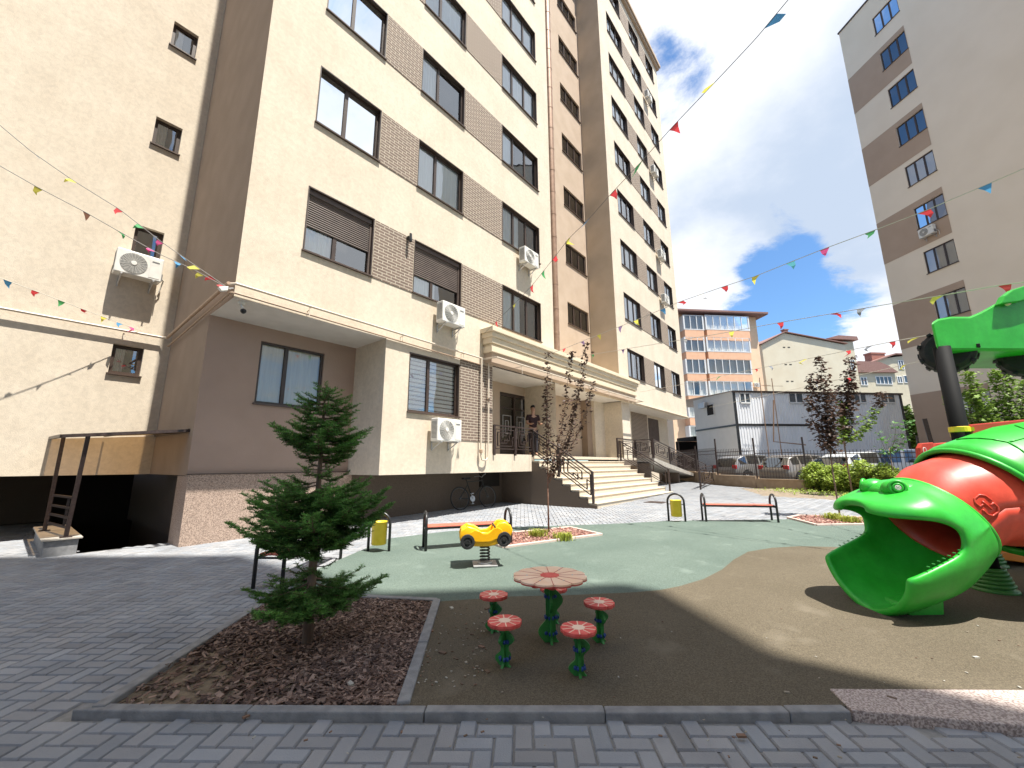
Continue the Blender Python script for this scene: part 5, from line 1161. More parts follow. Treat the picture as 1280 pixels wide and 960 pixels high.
    tw.build('bough', M_BARK, t, fix=False); nm.build('crown', M_NEED, t, cols=nc, fix=False); print('needles', len(nm.f))
fb = gp(384, 806, .04); fb.z = .04
fir(fb, 2.06)
def leaves(q, cl, p, n, r, spread, size, tone=1, down=.3):
    for _ in range(n):
        c = p+V((r.gauss(0, spread), r.gauss(0, spread), r.gauss(0, spread)*.8)); a = r.uniform(0, 6.28); d = V((math.cos(a), math.sin(a), r.gauss(-down, .4))).normalized(); s = d.cross(V((0, 0, 1))).normalized(); nrm = d.cross(s); s = (s+nrm*r.gauss(0, .45)).normalized(); l = size*r.uniform(.6, 1.25); w = l*.38
        k = tone*r.uniform(.7, 1.35); m1 = c+d*l*.45; 
        q.face([c, m1+s*w+nrm*.1*l, c+d*l]); q.face([c, c+d*l, m1-s*w+nrm*.1*l]); cl += [(k, k, k)]*2
def sapling(name, label, base, trunkh, limbs, lm, lsize, n, trm=None, seed=1, spread=.06, tr=.018, extra=None):
    r = random.Random(seed); t = thing(name, label, 'young tree', base); q = MB(); top = base+V((.01, 0, trunkh)); q.tube([base-V((0, 0, .03)), base+V((.012, .01, trunkh*.5)), top], [tr, tr*.85, tr*.8], 8); q.build('trunk', trm or M_BARK, t, smooth=True)
    q = MB(); lf = MB(); cl = []; lf2 = MB(); cl2 = []
    for li in limbs:
        (dl, dn, dz) = li[:3]; alt = len(li) > 3
        e = base+RT2*dl+F2*dn+V((0, 0, dz)); st = top-V((0, 0, r.uniform(0, .25))); P = []
        for i in range(9):
            f = i/8; P.append(st.lerp(e, f)+RT2*(dl*.35*math.sin(f*math.pi))*.4+V((0, 0, -.10*math.sin(f*math.pi)))+V((r.gauss(0, .012), r.gauss(0, .012), 0)))
        q.tube(P, [tr*.6*(1-.85*i/8) for i in range(9)], 6)
        ln = (e-st).length; m = int(n*ln)
        for k in range(m):
            f = .08+.94*r.random()**.9; i = min(7, int(f*8)); p = P[i].lerp(P[i+1], min(1, f*8-i)); tf = 1.2-.6*f
            tgt, tc_ = (lf2, cl2) if (alt and f < .75) else (lf, cl)
            leaves(tgt, tc_, p+V((r.gauss(0, spread*tf), r.gauss(0, spread*tf), 0)), 1, r, .012, lsize)
    q.build('limb', trm or M_BARK, t, smooth=True)
    if lf.f: lf.build('crown', lm, t, cols=cl, fix=False)
    if lf2.f: lf2.build('crown', M_LEAF, t, cols=cl2, fix=False)['label'] = 'fresh green leaves'
    return t
b_ = gp(686, 665, .06)
sapling('plum_sapling', 'slender young purple-leaved tree in front of the entrance steps, wide V of branches', b_, 1.15, [(.06, 0, 3.55), (.02, .1, 2.9), (.52, 0, 3.55), (.88, 0, 3.75), (.70, .15, 3.0), (.95, -.1, 2.9)], M_PURP, .075, 100, M_BARKB, 3, .045)
b_ = gp(1050, 645, .06)
sapling('plum_sapling', 'purple-leaved sapling on a bent thin trunk in the far small bed', b_, 1.55, [(.10, 0, 3.72), (-.12, .1, 3.3), (.25, 0, 2.9), (-.35, 0, 2.7), (-.02, -.2, 3.1), (.12, .15, 2.4)], M_PURP, .105, 140, None, 5, .085)
b_ = gp(1066, 620, .02)
sapling('plum_sapling', 'taller sapling before the fence, purple top with fresh green lower branches', b_, 1.9, [(.75, 0, 4.9), (.55, 0, 4.4), (.35, .2, 3.9, 1), (1.6, 0, 3.6, 1), (.1, 0, 3.2, 1)], M_PURP, .14, 125, None, 8, .12, tr=.028)
b_ = gp(1122, 618, .02)
sapling('leafy_sapling', 'sparse small green sapling in front of the shaded end of the warehouse', b_, 1.6, [(.4, 0, 2.5), (-.3, 0, 2.2), (.9, 0, 2.6)], M_NEED, .14, 40, None, 9, .12, tr=.02)
b_ = at(1262, 560, 12.5); b_.z = gz(b_.x)
sapling('leafy_tree', 'bright green leafy tree behind the play tower near the right tower', b_, 1.7, [(-.75, 0, 3.9), (-.45, .2, 3.2), (-.9, 0, 3.3), (.1, 0, 3.9), (.5, 0, 4.1), (.9, 0, 3.6), (.2, .4, 3.0), (-1.3, .1, 3.1), (1.6, 0, 3.9)], M_LEAF, .13, 210, None, 12, .14, tr=.035)
b_ = at(1142, 560, 33); b_.z = gz(b_.x)
sapling('leafy_tree', 'narrow green tree in the gap between warehouse and right tower', b_, 1.2, [(0, 0, 5.2), (.3, 0, 4.4), (-.3, 0, 4.6), (0, .3, 3.0), (.2, 0, 3.6)], M_LEAF, .32, 120, None, 13, .35, tr=.05)
# hedge shrubs
def shrub(label, c, w, h, n, seed):
    r = random.Random(seed); t = thing('hedge_shrub', label, 'shrub', c, group='clipped yellow-green shrubs along the fence'); q = MB(); cl = []; st = MB()
    for i in range(60):
        a = r.uniform(0, 6.28); rr = r.uniform(.1, .9)*w; e = c+V((math.cos(a)*rr, math.sin(a)*rr*.8, h*r.uniform(.55, 1.0))); st.tube([c+V((math.cos(a)*.1, math.sin(a)*.1, 0)), (c+e)/2+V((0, 0, .05)), e], [.009, .006, .003], 4, caps=False)
    for i in range(n):
        a = r.uniform(0, 6.28); k = r.random(); el = math.acos(r.uniform(-.85, 1)); rr = w*(.72+.28*math.sin(a*3+seed)*math.cos(el*4))*r.uniform(.5, 1.12)**.6; d = V((math.sin(el)*math.cos(a)*rr, math.sin(el)*math.sin(a)*rr*.8, h*.48+h*.55*math.cos(el)*r.uniform(.55, 1.15)))
        leaves(q, cl, c+d, 1, r, .02, .095, .8+.5*r.random(), down=-.3)
    st.build('stems', M_BARK, t, fix=False); q.build('crown', M_HEDG, t, cols=cl, fix=False)
hx = [(1023, 616, .80, 1.02), (1050, 618, .86, .94), (1082, 619, .90, 1.08), (1110, 620, .78, .96)]
for i, (x, y, w, h) in enumerate(hx): c = gp(x, y-3, .02); c.z = gz(c.x)+.02; shrub(('leftmost', 'second from left', 'third from left', 'rightmost')[i]+' of the yellow-green shrubs in front of the fence', c, w, h, 3800, 30+i)
def tuft(label, c, n, s, seed):
    r = random.Random(seed); q = MB(); cl = []
    for i in range(n):
        a = r.uniform(0, 6.28); o = c+V((r.gauss(0, s*.5), r.gauss(0, s*.5), 0)); d = V((math.cos(a), math.sin(a), 0)); l = s*r.uniform(.6, 1.1); w = V((-d.y, d.x, 0))*.006; e = r.uniform(.3, .9); m = o+d*l*.4*e+V((0, 0, l*.7)); k = r.uniform(.7, 1.25)
        q.face([o-w, o+w, m+w, m-w]); q.face([m-w, m+w, o+d*l*e+V((0, 0, l*.75))]); cl += [(k, k, k)]*2
    o = q.build('ornamental_tuft', M_TUFT, None, cols=cl, fix=False); tag(o, label, 'plant', 'low yellow-green tufts in the small beds')
for i, (x, y, s, lb) in enumerate(((672, 670, .16, 'yellow-green tuft left of the sapling trunk in the bed behind the car rider'), (704, 674, .15, 'yellow-green tuft right of the sapling trunk in the bed behind the car rider'), (1042, 649, .18, 'yellow-green tuft behind the trunk in the far small bed'), (1062, 653, .17, 'yellow-green tuft in front of the trunk in the far small bed'))):
    c = gp(x, y, .06); c.z = gz(c.x)+.05; tuft(lb, c, 260, s, 50+i)
# low weeds along the wall foot
r = random.Random(4); q = MB(); cl = []
for i in range(1500):
    p = V((19.6, 2.6, 0)).lerp(V((15.8, -3.5, 0)), r.random())+V((r.gauss(.4, .5), r.gauss(0, .4), 0)); leaves(q, cl, V((p.x, p.y, gz(p.x)+.06)), 1, r, .03, .07, 1, -.5)
tag(q.build('ground_cover', M_HEDG, None, cols=cl, fix=False), 'low green weeds on the soil at the foot of the hedge', 'weeds', kind='stuff')
# fallen twigs, leaves and grit on the near surfaces
r = random.Random(6); q = MB(); cl = []
for i in range(240):
    if r.random() < .55: px, py = r.uniform(520, 620), r.uniform(760, 860)
    else: px, py = r.uniform(300, 1280), r.uniform(760, 955)
    p = gp(px, py, .05 if py < 880 else .03); s = r.uniform(.003, .010) if r.random() < .93 else r.uniform(.014, .028); a = r.uniform(0, 6.28)
    q.obox((p.x, p.y, p.z+.008), (math.cos(a)*s, math.sin(a)*s, 0), (-math.sin(a)*s*.5, math.cos(a)*s*.5, 0), (0, 0, s*.25)); k = r.choice(((.14, .09, .06), (.30, .26, .2), (.2, .12, .08), (.4, .38, .33))); cl += [k]*6
tag(q.build('ground_litter', mat('litter', (1, 1, 1), .9, attr='Col'), None, cols=cl, fix=False), 'scattered crumbs of bark and grit on the play surface and paving', 'litter', kind='stuff')

# ---------------- fence on its low wall ----------------
fpts = [V((27.6, 8.6, 0)), V((23.3, 5.4, 0)), V((21.6, 3.4, 0)), V((20.9, 1.5, 0)), V((21.6, -2.0, 0)), V((21.4, -7.0, 0))]
fw_ = MB()
for a, b, h in zip(fpts[:-1], fpts[1:], (.55, .48, .38, .3, .22)):
    n = max(1, int((b-a).length/2.0))
    for i in range(n):
        p, e = a.lerp(b, i/n), a.lerp(b, (i+1)/n); z = min(gz(p.x), gz(e.x)); d = (e-p).normalized(); s = V((-d.y, d.x, 0)); c = (p+e)/2; c.z = (z-.2+z+h)/2; fw_.obox(c, (e-p)/2*1.005, s*.11, (0, 0, (h+.2)/2))
        c2 = c.copy(); c2.z = z+h+.02; fw_.obox(c2, (e-p)/2*1.003, s*.14, (0, 0, .02))
tag(fw_.build('fence_wall', mat('tan_plaster', (.33, .24, .16), .9, (.40, .30, .21), 4, bump=.3), None), 'low tan plastered wall carrying the iron fence', 'wall')
fc = thing('iron_fence', 'dark brown iron bar fence with pointed posts between courtyard and car park', 'fence', fpts[0]); hs = (.55, .48, .38, .3, .22)
for a, b, h in zip(fpts[:-1], fpts[1:], hs):
    n = max(1, int((b-a).length/1.9))
    for i in range(n):
        p, e = a.lerp(b, i/n), a.lerp(b, (i+1)/n); z0 = gz((p.x+e.x)/2)+h; d = (e-p).normalized(); L_ = (e-p).length; q = MB(); big = (i % 2 == 0)
        q.bar((p.x, p.y, z0-.1), (p.x, p.y, z0+(1.85 if big else 1.50)), .065, .065); q.build('post', M_IRON, fc)
        q = MB()
        for zz in (.12, 1.15, .98): q.bar((p.x, p.y, z0+zz), (e.x, e.y, z0+zz), .03, .03)
        m = int(L_/.115)
        for k in range(1, m): c = p.lerp(e, k/m); q.bar((c.x, c.y, z0+.06), (c.x, c.y, z0+1.30), .016, .016)
        q.build('fence_panel', M_IRON, fc)
# tall leaning brown gate post near the right end
q = MB(); g0 = V((20.3, -2.3, gz(20.3))); q.bar(g0, g0+V((-.1, .15, 2.6)), .12, .12); tag(q.build('gate_post', M_IRON, None), 'thick brown iron post at the right end of the fence', 'post')
# second darker fence row behind by the far carport
q = MB(); a, b = V((34, 12.2, 0)), V((30.0, 8.2, 0))
for zz in (.3, 1.6): q.bar((a.x, a.y, gz(a.x)+zz), (b.x, b.y, gz(b.x)+zz), .05)
for k in range(36): c = a.lerp(b, k/35); q.bar((c.x, c.y, gz(c.x)), (c.x, c.y, gz(c.x)+1.75), .04)
tag(q.build('iron_gate', M_IRON, None), 'dark iron gate by the far passage between block and warehouse', 'gate')
# thin antenna masts before the warehouse
def mast(lb, x, y0, y1, D):
    a, b = at(x, y0, D), at(x, y1, D); b.x, b.y = a.x, a.y; a.z = gz(a.x); q = MB(); q.tube([a, b], .026, 8); q.bar((a.x-.5, a.y+.5, b.z-.5), (a.x+.5, a.y-.5, b.z-.5), .02); o = q.build('pipe_mast', M_DUCT, None); tag(o, lb, 'mast')
mast('left thin brown mast rising above the warehouse roof', 964, 590, 472, 26.0); mast('right thin brown mast above the warehouse roof', 980, 590, 473, 26.2)
q = MB(); a, b = at(967, 552, 26.0), at(1007, 556, 26.0); q.tube([at(967, 500, 26), a, b], .04, 8); tag(q.build('brown_pipe', M_DUCT, None), 'brown pipe running down and along the warehouse wall', 'pipe')

# ---------------- cars ----------------
def car(label, loc, rz, col, coln, L_=4.2, Wd=1.75, H=1.48, hatch=True):
    m = mat('car_paint_'+coln, col, .28, metal=.25, coat=.7); t = thing('parked_car', label, 'car', group='cars parked behind the fence')
    h2 = L_/2
    st = [(-h2, .42, .62, .62, .74), (-h2+.08, .26, .80, .82, .88), (-h2+.35, .22, .92, 1.28 if hatch else .98, .95), (-h2+.85, .20, .95, H-.03, 1), (-.2, .19, .95, H, 1), (.45, .19, .93, H-.04, 1), (1.05, .19, .92, .96, 1), (1.5, .20, .86, .88, .97), (h2-.15, .24, .72, .74, .88), (h2, .36, .56, .57, .72)]
    q = MB(); sec = []
    for x, zb, zbelt, zt, wf in st:
        w = Wd/2*wf; cw = w*(.80 if zt > zbelt+.2 else .86)
        half = [(w*.86, zb), (w*.98, zb+.10), (w, (zb+zbelt)/2+.05), (w*.96, zbelt), (cw, zt-.03 if zt > zbelt+.2 else zt-.01), (cw*.6, zt)]
        sec.append([(x, y, z) for y, z in half]+[(x, -y, z) for y, z in half[::-1]])
    n = len(sec[0]); i0 = 0; q.v = [p for s in sec for p in s]; wins = MB()
    for i in range(len(sec)-1):
        for j in range(n):
            f = (i*n+j, i*n+(j+1) % n, (i+1)*n+(j+1) % n, (i+1)*n+j); q.f.append(f); q.fm.append(0)
            if j in (3, n-5) and 2 <= i <= 5:
                P = [V(q.v[k]) for k in f]; c = sum(P, V())/4; o = V((0, .012 if c.y > 0 else -.012, .004)); wins.face([c+(p-c)*V((1, 1, 1)).x*.86+o for p in P])
            if j in (4, 5, 6) and (i == 5 or i == 1 or (hatch and i == 1)):
                P = [V(q.v[k]) for k in f]; c = sum(P, V())/4; nn = V((.01 if i == 5 else -.012, 0, .014)); wins.face([p*.995+nn+V((0, 0, .004)) for p in P])
    q.f.append(tuple(range(n))); q.f.append(tuple((len(sec)-1)*n+k for k in range(n))); q.fm += [0, 0]
    bo = q.build('body', m, t, smooth=True, bevel=.02); wins.build('windows', M_CARG, t, fix=False)
    for x in (-h2+.78, h2-.82):
        for s in (1, -1):
            q = MB(); q.lathe((x, s*(Wd/2-.20), .31), [(.20, 0), (.30, 0), (.315, .03), (.315, .17), (.29, .205), (.21, .205), (.20, .19)], 28, (0, s, 0)); w = q.build('wheel', M_RUBB, t)
            q = MB(); q.lathe((x, s*(Wd/2-.03), .31), [(.20, 0), (.19, .02), (.05, .01), (.03, .03)], 20, (0, s, 0)); 
            for k in range(5): a = k*1.257; q.bar((x, s*(Wd/2-.005), .31), (x+.18*math.cos(a), s*(Wd/2-.005), .31+.18*math.sin(a)), .05, .012, up=(0, 1, 0))
            q.build('rim', M_ZINC, w)
            q = MB(); q.lathe((x, s*(Wd/2+.003)*.995, .33), [(.36, -.03), (.36, .0)], 28, (0, s, 0)); q.build('wheel_arch', M_BLACK, bo)
    for s in (1, -1):
        q = MB(); q.obox((h2-.13, s*Wd*.335, .66), (.09, s*-.02, 0), (0, .16, 0), (-.03, 0, .06)); q.build('headlight', mat('lamp_clear', (.7, .72, .74), .15), t, bevel=.02)
        q = MB(); q.obox((-h2+.10, s*Wd*.38, .82), (.05, 0, 0), (0, .12, 0), (0, 0, .10)); q.build('tail_light', mat('lamp_red', (.4, .02, .02), .2), t, bevel=.02)
        q = MB(); q.obox((.95, s*(Wd/2+.03), .98), (.07, 0, 0), (0, .09, 0), (0, 0, .055)); q.build('mirror', m, t, bevel=.02)
    q = MB(); q.box(h2-.06, -.5, .30, h2+.005, .5, .48); q.box(h2-.02, -.26, .36, h2+.012, .26, .46); q.build('grille', M_BLACK, t)
    t.location = loc; t.rotation_euler.z = rz; return t
def carpos(px, py, D): p = at(px, py, D); return (p.x, p.y, gz(p.x)+.0)
car('silver hatchback parked behind the fence, left of the others', carpos(940, 600, 23.5), math.atan2(AV.y, AV.x)+R(12), (.22, .21, .20), 'silver', 3.9, 1.7, 1.5)
car('beige-grey car parked behind the fence next to the hedge', carpos(1003, 600, 21.0), math.atan2(AV.y, AV.x)+R(14), (.24, .21, .18), 'beige', 4.1, 1.74, 1.45)
car('white car parked behind the right half of the hedge', carpos(1085, 600, 20.2), math.atan2(AV.y, AV.x)+R(8), (.62, .62, .60), 'white', 4.5, 1.8, 1.52)
car('white van-like car at the right end of the fence', carpos(1145, 600, 19.6), math.atan2(AV.y, AV.x)+R(-55), (.66, .66, .66), 'white_two', 4.6, 1.85, 1.62)
# far carport
q = MB(); P = PL(at(860, 560, 40), AV, -BV); P.P.z = 0; a, z1 = P.px(846, 548); b, _ = P.px(880, 548)
P.box(q, a, z1-.3, b, z1, 0, 3); P.box(q, a, 0, b, z1-.3, -.3, -.1); tag(q.build('dark_carport', M_DARK, None), 'dark carport in the gap between the block and the warehouse', 'carport')

# ---------------- bunting ----------------
FC = {'b': ('blue', (.10, .33, .60)), 'y': ('yellow', (.72, .66, .12)), 'r': ('red', (.70, .07, .08)), 'g': ('green', (.10, .45, .16)), 'p': ('pink', (.78, .12, .32)), 'o': ('brown', (.35, .18, .12)), 'w': ('white', (.75, .75, .75)), 't': ('teal', (.12, .42, .50)), 'u': ('purple', (.32, .22, .38)), 'k': ('grey', (.3, .32, .36))}
def flagmat(k):
    m = mat('flag_'+FC[k][0], FC[k][1], .6, spec=.3); t = m.node_tree
    if 'Translucent BSDF' not in t.nodes:
        b = t.nodes['Principled BSDF']; tr = t.nodes.new('ShaderNodeBsdfTranslucent'); tr.inputs[0].default_value = (*FC[k][1], 1); x = t.nodes.new('ShaderNodeMixShader'); x.inputs[0].default_value = .45; t.links.new(b.outputs[0], x.inputs[1]); t.links.new(tr.outputs[0], x.inputs[2]); t.links.new(x.outputs[0], t.nodes['Material Output'].inputs[0])
    return m
M_STR = mat('bunting_cord_pale', (.62, .58, .50), .7); M_STRD = mat('bunting_cord', (.22, .20, .18), .7)
def bunting(label, path, flags, d0, d1, cord=None, thick=.006, fs=.13, seed=1):
    """path: pixels along the cord; distance runs from d0 to d1 (evenly in 1/d)"""
    r = random.Random(seed); n = len(path); L = [0]
    for a, b in zip(path[:-1], path[1:]): L.append(L[-1]+math.hypot(b[0]-a[0], b[1]-a[1]))
    def dep(s): f = s/L[-1]; return 1/((1-f)/d0+f/d1)
    def pos(s, off=0):
        for i in range(n-1):
            if s <= L[i+1] or i == n-2:
                f = (s-L[i])/(L[i+1]-L[i]); x = path[i][0]+(path[i+1][0]-path[i][0])*f; y = path[i][1]+(path[i+1][1]-path[i][1])*f; return at(x, y, dep(s))
    q = MB(); P = [pos(L[-1]*i/50) for i in range(51)]; q.tube(P, thick, 5)
    t = thing('bunting', label, 'bunting', P[0]); q.build('cord', cord or M_STRD, t)
    for x, y, k in flags:
        best = min(range(0, 401), key=lambda i: (lambda s: sum((a-b)**2 for a, b in zip(pix(pos(s)), (x, y))))(L[-1]*i/400)); s = L[-1]*best/400
        p = pos(s); dr = (pos(min(L[-1], s+2))-pos(max(0, s-2))).normalized(); fz = fs*.72; w = fz*.5; fl = MB(); dn = V((r.gauss(0, .5), r.gauss(0, .5), -1)).normalized(); b1_, b2_ = p-dr*w, p+dr*w; cu = V((r.gauss(0, .03), r.gauss(0, .03), 0)); tip = p+dn*fz*1.15+dr*r.gauss(0, .04)
        m1 = (b1_+tip)/2+cu; m2 = (b2_+tip)/2+cu; fl.face([b1_, p, (p+tip)/2+cu, m1]); fl.face([p, b2_, m2, (p+tip)/2+cu]); fl.face([m1, (p+tip)/2+cu, tip]); fl.face([(p+tip)/2+cu, m2, tip]); fl.build('flag', flagmat(k), t, fix=False)
def pix(p):
    v = p-CAM; a, b, c = v.dot(CR), v.dot(CU), v.dot(CF); return 640+FPX*a/c, 480-FPX*b/c
bunting('bunting from the overhang corner up to the far left, upper of the pair', [(-20, 140), (40, 190), (92, 226), (150, 262), (200, 301), (247, 334), (288, 362)], [(38, 188, 'b'), (92, 226, 'y'), (150, 262, 'r'), (176, 283, 'g'), (201, 303, 'p'), (226, 322, 'b'), (247, 335, 'y'), (266, 349, 'r')], 5.2, 6.58, fs=.15, seed=2)
bunting('bunting from the overhang corner to the far left, lower of the pair', [(-20, 196), (45, 233), (108, 266), (150, 290), (200, 318), (240, 336), (288, 362)], [(48, 235, 'y'), (108, 266, 'o'), (150, 290, 'g'), (190, 312, 'p'), (222, 328, 'b'), (252, 343, 'y'), (280, 358, 'r')], 5.2, 6.58, fs=.15, seed=3)
bunting('short low bunting hanging across the left wall to the pipe', [(-20, 340), (45, 364), (105, 387), (150, 404), (178, 414)], [(10, 350, 'b'), (45, 364, 'r'), (77, 376, 'g'), (105, 387, 'r'), (130, 396, 'y'), (150, 404, 'b'), (164, 409, 'p')], 6.6, 8.9, cord=M_STR, fs=.16, seed=4)
bunting('long bunting climbing steeply overhead past the blue flag', [(1010, -30), (985, 0), (945, 48), (903, 93), (842, 157), (799, 205), (765, 241), (735, 275), (711, 298), (692, 323), (665, 357), (643, 380), (606, 416)], [(962, 26, 'b'), (888, 109, 'y'), (842, 157, 'r'), (799, 205, 'g'), (766, 240, 'r'), (735, 275, 'b'), (711, 298, 'y'), (693, 322, 'r'), (678, 340, 'g'), (665, 357, 'r'), (643, 380, 'y'), (620, 402, 'r')], 3.2, 10.9, fs=.20, thick=.0045, seed=5)
bunting('bunting from the porch cornice to the right edge, uppermost on the right', [(1300, 202), (1230, 232), (1155, 264), (1087, 290), (1030, 311), (987, 328), (945, 345), (905, 358), (850, 377), (805, 396), (775, 408), (744, 420), (705, 436), (660, 452)], [(1230, 232, 'b'), (1155, 264, 'r'), (1087, 290, 'g'), (1031, 311, 'p'), (987, 328, 't'), (945, 345, 'y'), (905, 358, 'r'), (877, 368, 'w'), (850, 377, 'r'), (828, 386, 'b'), (795, 400, 'y'), (775, 408, 'u'), (748, 419, 'y'), (728, 427, 'u'), (706, 436, 'r')], 4.6, 12.6, cord=M_STR, fs=.19, seed=6)
bunting('bunting to the right edge, second from the top on the right', [(1300, 350), (1240, 358), (1173, 370), (1117, 379), (1040, 392), (975, 403), (900, 417), (820, 430), (741, 443), (690, 450)], [(1256, 355, 'r'), (1173, 370, 'y'), (1078, 386, 'k'), (1040, 392, 'r'), (975, 403, 'r'), (915, 414, 'y'), (856, 424, 'w'), (779, 437, 'u'), (741, 443, 'g'), (712, 447, 'b')], 4.6, 13.0, cord=M_STR, fs=.16, seed=7)
bunting('bunting crossing the beige gable, third from the top on the right', [(1300, 390), (1160, 419), (1115, 427), (1060, 438), (1007, 449), (945, 461), (850, 481), (800, 490)], [(1146, 422, 'y'), (1115, 427, 'r'), (1087, 432, 'k'), (1060, 438, 'r'), (1007, 449, 'y'), (962, 458, 'k'), (945, 461, 'r'), (900, 470, 'g')], 4.8, 17, cord=M_STR, fs=.15, seed=8)
bunting('lowest bunting on the right, crossing the warehouse', [(1300, 424), (1160, 449), (1131, 456), (1060, 472), (1000, 485), (940, 498), (887, 509)], [(1131, 456, 'y'), (1060, 472, 'r'), (1020, 481, 'k'), (940, 498, 'w')], 4.9, 22, cord=M_STR, fs=.15, seed=9)

# ---------------- person on the landing ----------------
def skin(name, joints, edges, m, parent, sub=2, root=0):
    me = bpy.data.meshes.new(name); me.from_pydata([j[0] for j in joints], edges, []); o = bpy.data.objects.new(name, me); COL.objects.link(o)
    md = o.modifiers.new('k', 'SKIN'); md.use_smooth_shade = True; 
    for i, j in enumerate(joints): s = me.skin_vertices[0].data[i]; s.radius = (j[1], j[1] if len(j) < 3 else j[2]); s.use_root = (i == root)
    u = o.modifiers.new('u', 'SUBSURF'); u.levels = u.render_levels = sub; me.materials.append(m)
    if parent: o.parent = parent; o.matrix_parent_inverse = WM(parent).inverted()
    return o
def person(loc, rz):
    t = thing('person', 'man in a dark T-shirt standing on the landing with his forearms forward', 'person')
    SK = mat('skin', (.42, .24, .16), .55); TS = mat('dark_red_tshirt', (.030, .012, .014), .9); TR = mat('dark_trousers', (.02, .02, .03), .9); HR = mat('dark_hair', (.02, .014, .01), .8)
    J = [((0, 0, .93), .135, .10), ((0, 0, 1.12), .125, .095), ((0, 0, 1.32), .155, .10), ((0, 0, 1.45), .09, .07), ((0, .01, 1.53), .052, .052), ((0, .02, 1.62), .075, .085), ((0, .02, 1.70), .075, .09), ((0, .015, 1.76), .05, .06)]
    Ed = [(i, i+1) for i in range(7)]
    for s in (-1, 1):
        b = len(J); J += [((s*.19, 0, 1.41), .055), ((s*.235, .02, 1.14), .042), ((s*.20, .24, 1.10), .032), ((s*.17, .31, 1.11), .03)]; Ed += [(2, b), (b, b+1), (b+1, b+2), (b+2, b+3)]
        for k in range(4): c = len(J); x = s*.17+(k-1.5)*.02; J += [((x, .37, 1.11), .009), ((x, .40+.01*(k in (1, 2)), 1.095), .008)]; Ed += [(b+3, c), (c, c+1)]
        c = len(J); J += [((s*.13, .34, 1.12), .010), ((s*.12, .365, 1.12), .008)]; Ed += [(b+3, c), (c, c+1)]
        b = len(J); J += [((s*.095, 0, .86), .095), ((s*.105, .015, .50), .062), ((s*.105, -.01, .09), .042), ((s*.11, .11, .035), .035)]; Ed += [(0, b), (b, b+1), (b+1, b+2), (b+2, b+3)]
    skin('body', J, Ed, SK, t)
    T = [((0, 0, .92), .155, .12), ((0, 0, 1.12), .145, .115), ((0, 0, 1.32), .172, .12), ((0, 0, 1.455), .08, .075), ((-.195, 0, 1.405), .072), ((-.228, .015, 1.22), .062), ((.195, 0, 1.405), .072), ((.228, .015, 1.22), .062)]
    skin('tshirt', T, [(0, 1), (1, 2), (2, 3), (2, 4), (4, 5), (2, 6), (6, 7)], TS, t)
    T = [((0, 0, .95), .15, .115)]; E_ = []
    for s in (-1, 1): b = len(T); T += [((s*.095, 0, .84), .108), ((s*.105, .015, .50), .078), ((s*.105, -.01, .10), .062)]; E_ += [(0, b), (b, b+1), (b+1, b+2)]
    skin('trousers', T, E_, TR, t)
    bm = bmesh.new(); bmesh.ops.create_uvsphere(bm, u_segments=20, v_segments=14, radius=1)
    for v in bm.verts: v.co = V((v.co.x*.083, v.co.y*.098, v.co.z*.085))+V((0, 0.005, 1.725))
    bmesh.ops.delete(bm, geom=[v for v in bm.verts if v.co.z < 1.70 and v.co.y > -.03], context='VERTS')
    me = bpy.data.meshes.new('hair'); bm.to_mesh(me); bm.free(); me.materials.append(HR); o = bpy.data.objects.new('hair', me); COL.objects.link(o); o.parent = t; o.modifiers.new('s', 'SOLIDIFY').thickness = .012
    q = MB(); q.obox((0, .112, 1.645), (.012, 0, 0), (0, .012, .0), (0, 0, .02)); 
    for s in (-1, 1): q.lathe((s*.079, .01, 1.65), [(.02, -.01), (.022, .01), (.01, .016)], 10, (s, 0, 0))
    q.build('nose_and_ears', SK, t, bevel=.006)
    q = MB()
    for s in (-1, 1): q.obox((s*.03, .099, 1.675), (.012, 0, 0), (0, .004, 0), (0, 0, .006))
    q.build('eyes', M_DARK, t); q = MB(); q.obox((0, .10, 1.605), (.022, 0, 0), (0, .004, 0), (0, 0, .004)); q.build('mouth', mat('lip', (.25, .09, .08), .6), t)
    t.location = loc; t.rotation_euler.z = rz; return t
person((11.75, 8.62, LZ), R(150))

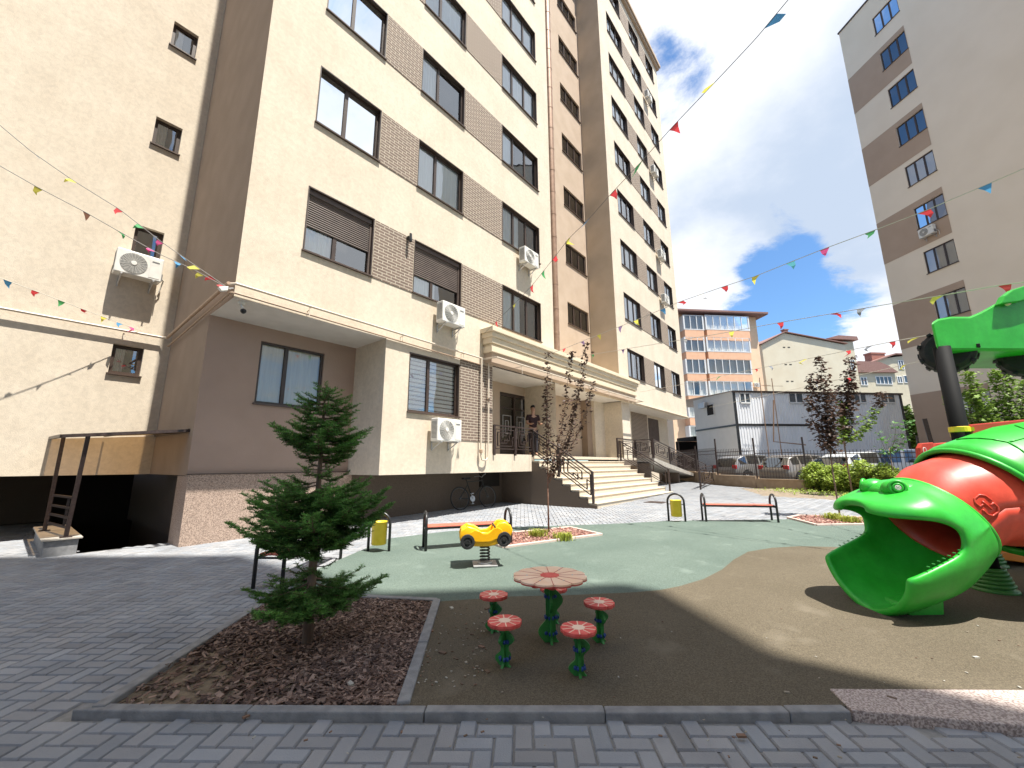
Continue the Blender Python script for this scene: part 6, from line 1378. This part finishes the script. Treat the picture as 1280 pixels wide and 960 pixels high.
# ---------------- bicycle in the undercroft ----------------
def bike(loc, rz, lean):
    t = thing('bicycle', 'dark bicycle leaning in the shade under the projecting facade', 'bicycle')
    for x in (-.52, .52):
        q = MB(); q.tube([(x+.32*math.cos(a*math.pi/16), 0, .33+.32*math.sin(a*math.pi/16)) for a in range(32)], .018, 8, closed=True); w = q.build('wheel', M_RUBB, t, smooth=True)
        q = MB(); q.tube([(x+.30*math.cos(a*math.pi/16), 0, .33+.30*math.sin(a*math.pi/16)) for a in range(32)], .008, 6, closed=True)
        for k in range(14): a = k*math.pi/7; q.bar((x, 0, .33), (x+.29*math.cos(a), 0, .33+.29*math.sin(a)), .003)
        q.lathe((x, -.04, .33), [(.02, 0), (.02, .08)], 10, (0, 1, 0)); q.build('rim', mat('dull_rim', (.10, .10, .10), .4), w)
    q = MB(); bb, st_, hd_ = (-.08, 0, .30), (-.22, 0, .80), (.36, 0, .82)
    for a, b in ((bb, st_), (st_, hd_), (bb, (.38, 0, .72)), (bb, (-.52, 0, .33)), ((-.20, 0, .72), (-.52, 0, .33)), ((.36, 0, .88), (.42, 0, .62)), ((.42, 0, .62), (.52, 0, .33))): q.tube([a, b], .016, 8)
    q.build('frame', M_BLACK, t); q = MB(); q.obox((-.24, 0, .90), (.13, 0, 0), (0, .06, 0), (0, 0, .025)); q.bar((-.22, 0, .8), (-.24, 0, .88), .025); q.build('saddle', M_RUBB, t, bevel=.015)
    q = MB(); q.tube([(.30, -.28, .98), (.36, -.1, .97), (.36, 0, .92), (.36, .1, .97), (.30, .28, .98)], .012, 8); q.build('handlebar', M_ZINC, t)
    q = MB(); q.lathe((-.08, -.03, .30), [(.09, 0), (.09, .006)], 20, (0, 1, 0)); q.bar((-.08, .05, .30), (-.02, .05, .16), .015); q.bar((-.08, -.05, .30), (-.14, -.05, .44), .015); q.box(-.06, .05, .15, .02, .13, .17); q.box(-.18, -.13, .43, -.10, -.05, .45); q.build('pedals', M_ZINC, t)
    t.location = loc; t.rotation_euler = (lean, 0, rz); return t
bike((9.1, 8.85, gz(9.1)+.01), R(-8), R(-10))
q = MB(); p = gp(577, 634); q.lathe((p.x, p.y, gz(p.x)+.01), [(.10, 0), (.12, .02), (.11, .2), (.05, .3), (.04, .34)], 16); o = q.build('garden_pot', M_RUBB, None); tag(o, 'small dark object standing left of the bicycle in the shade', 'pot')
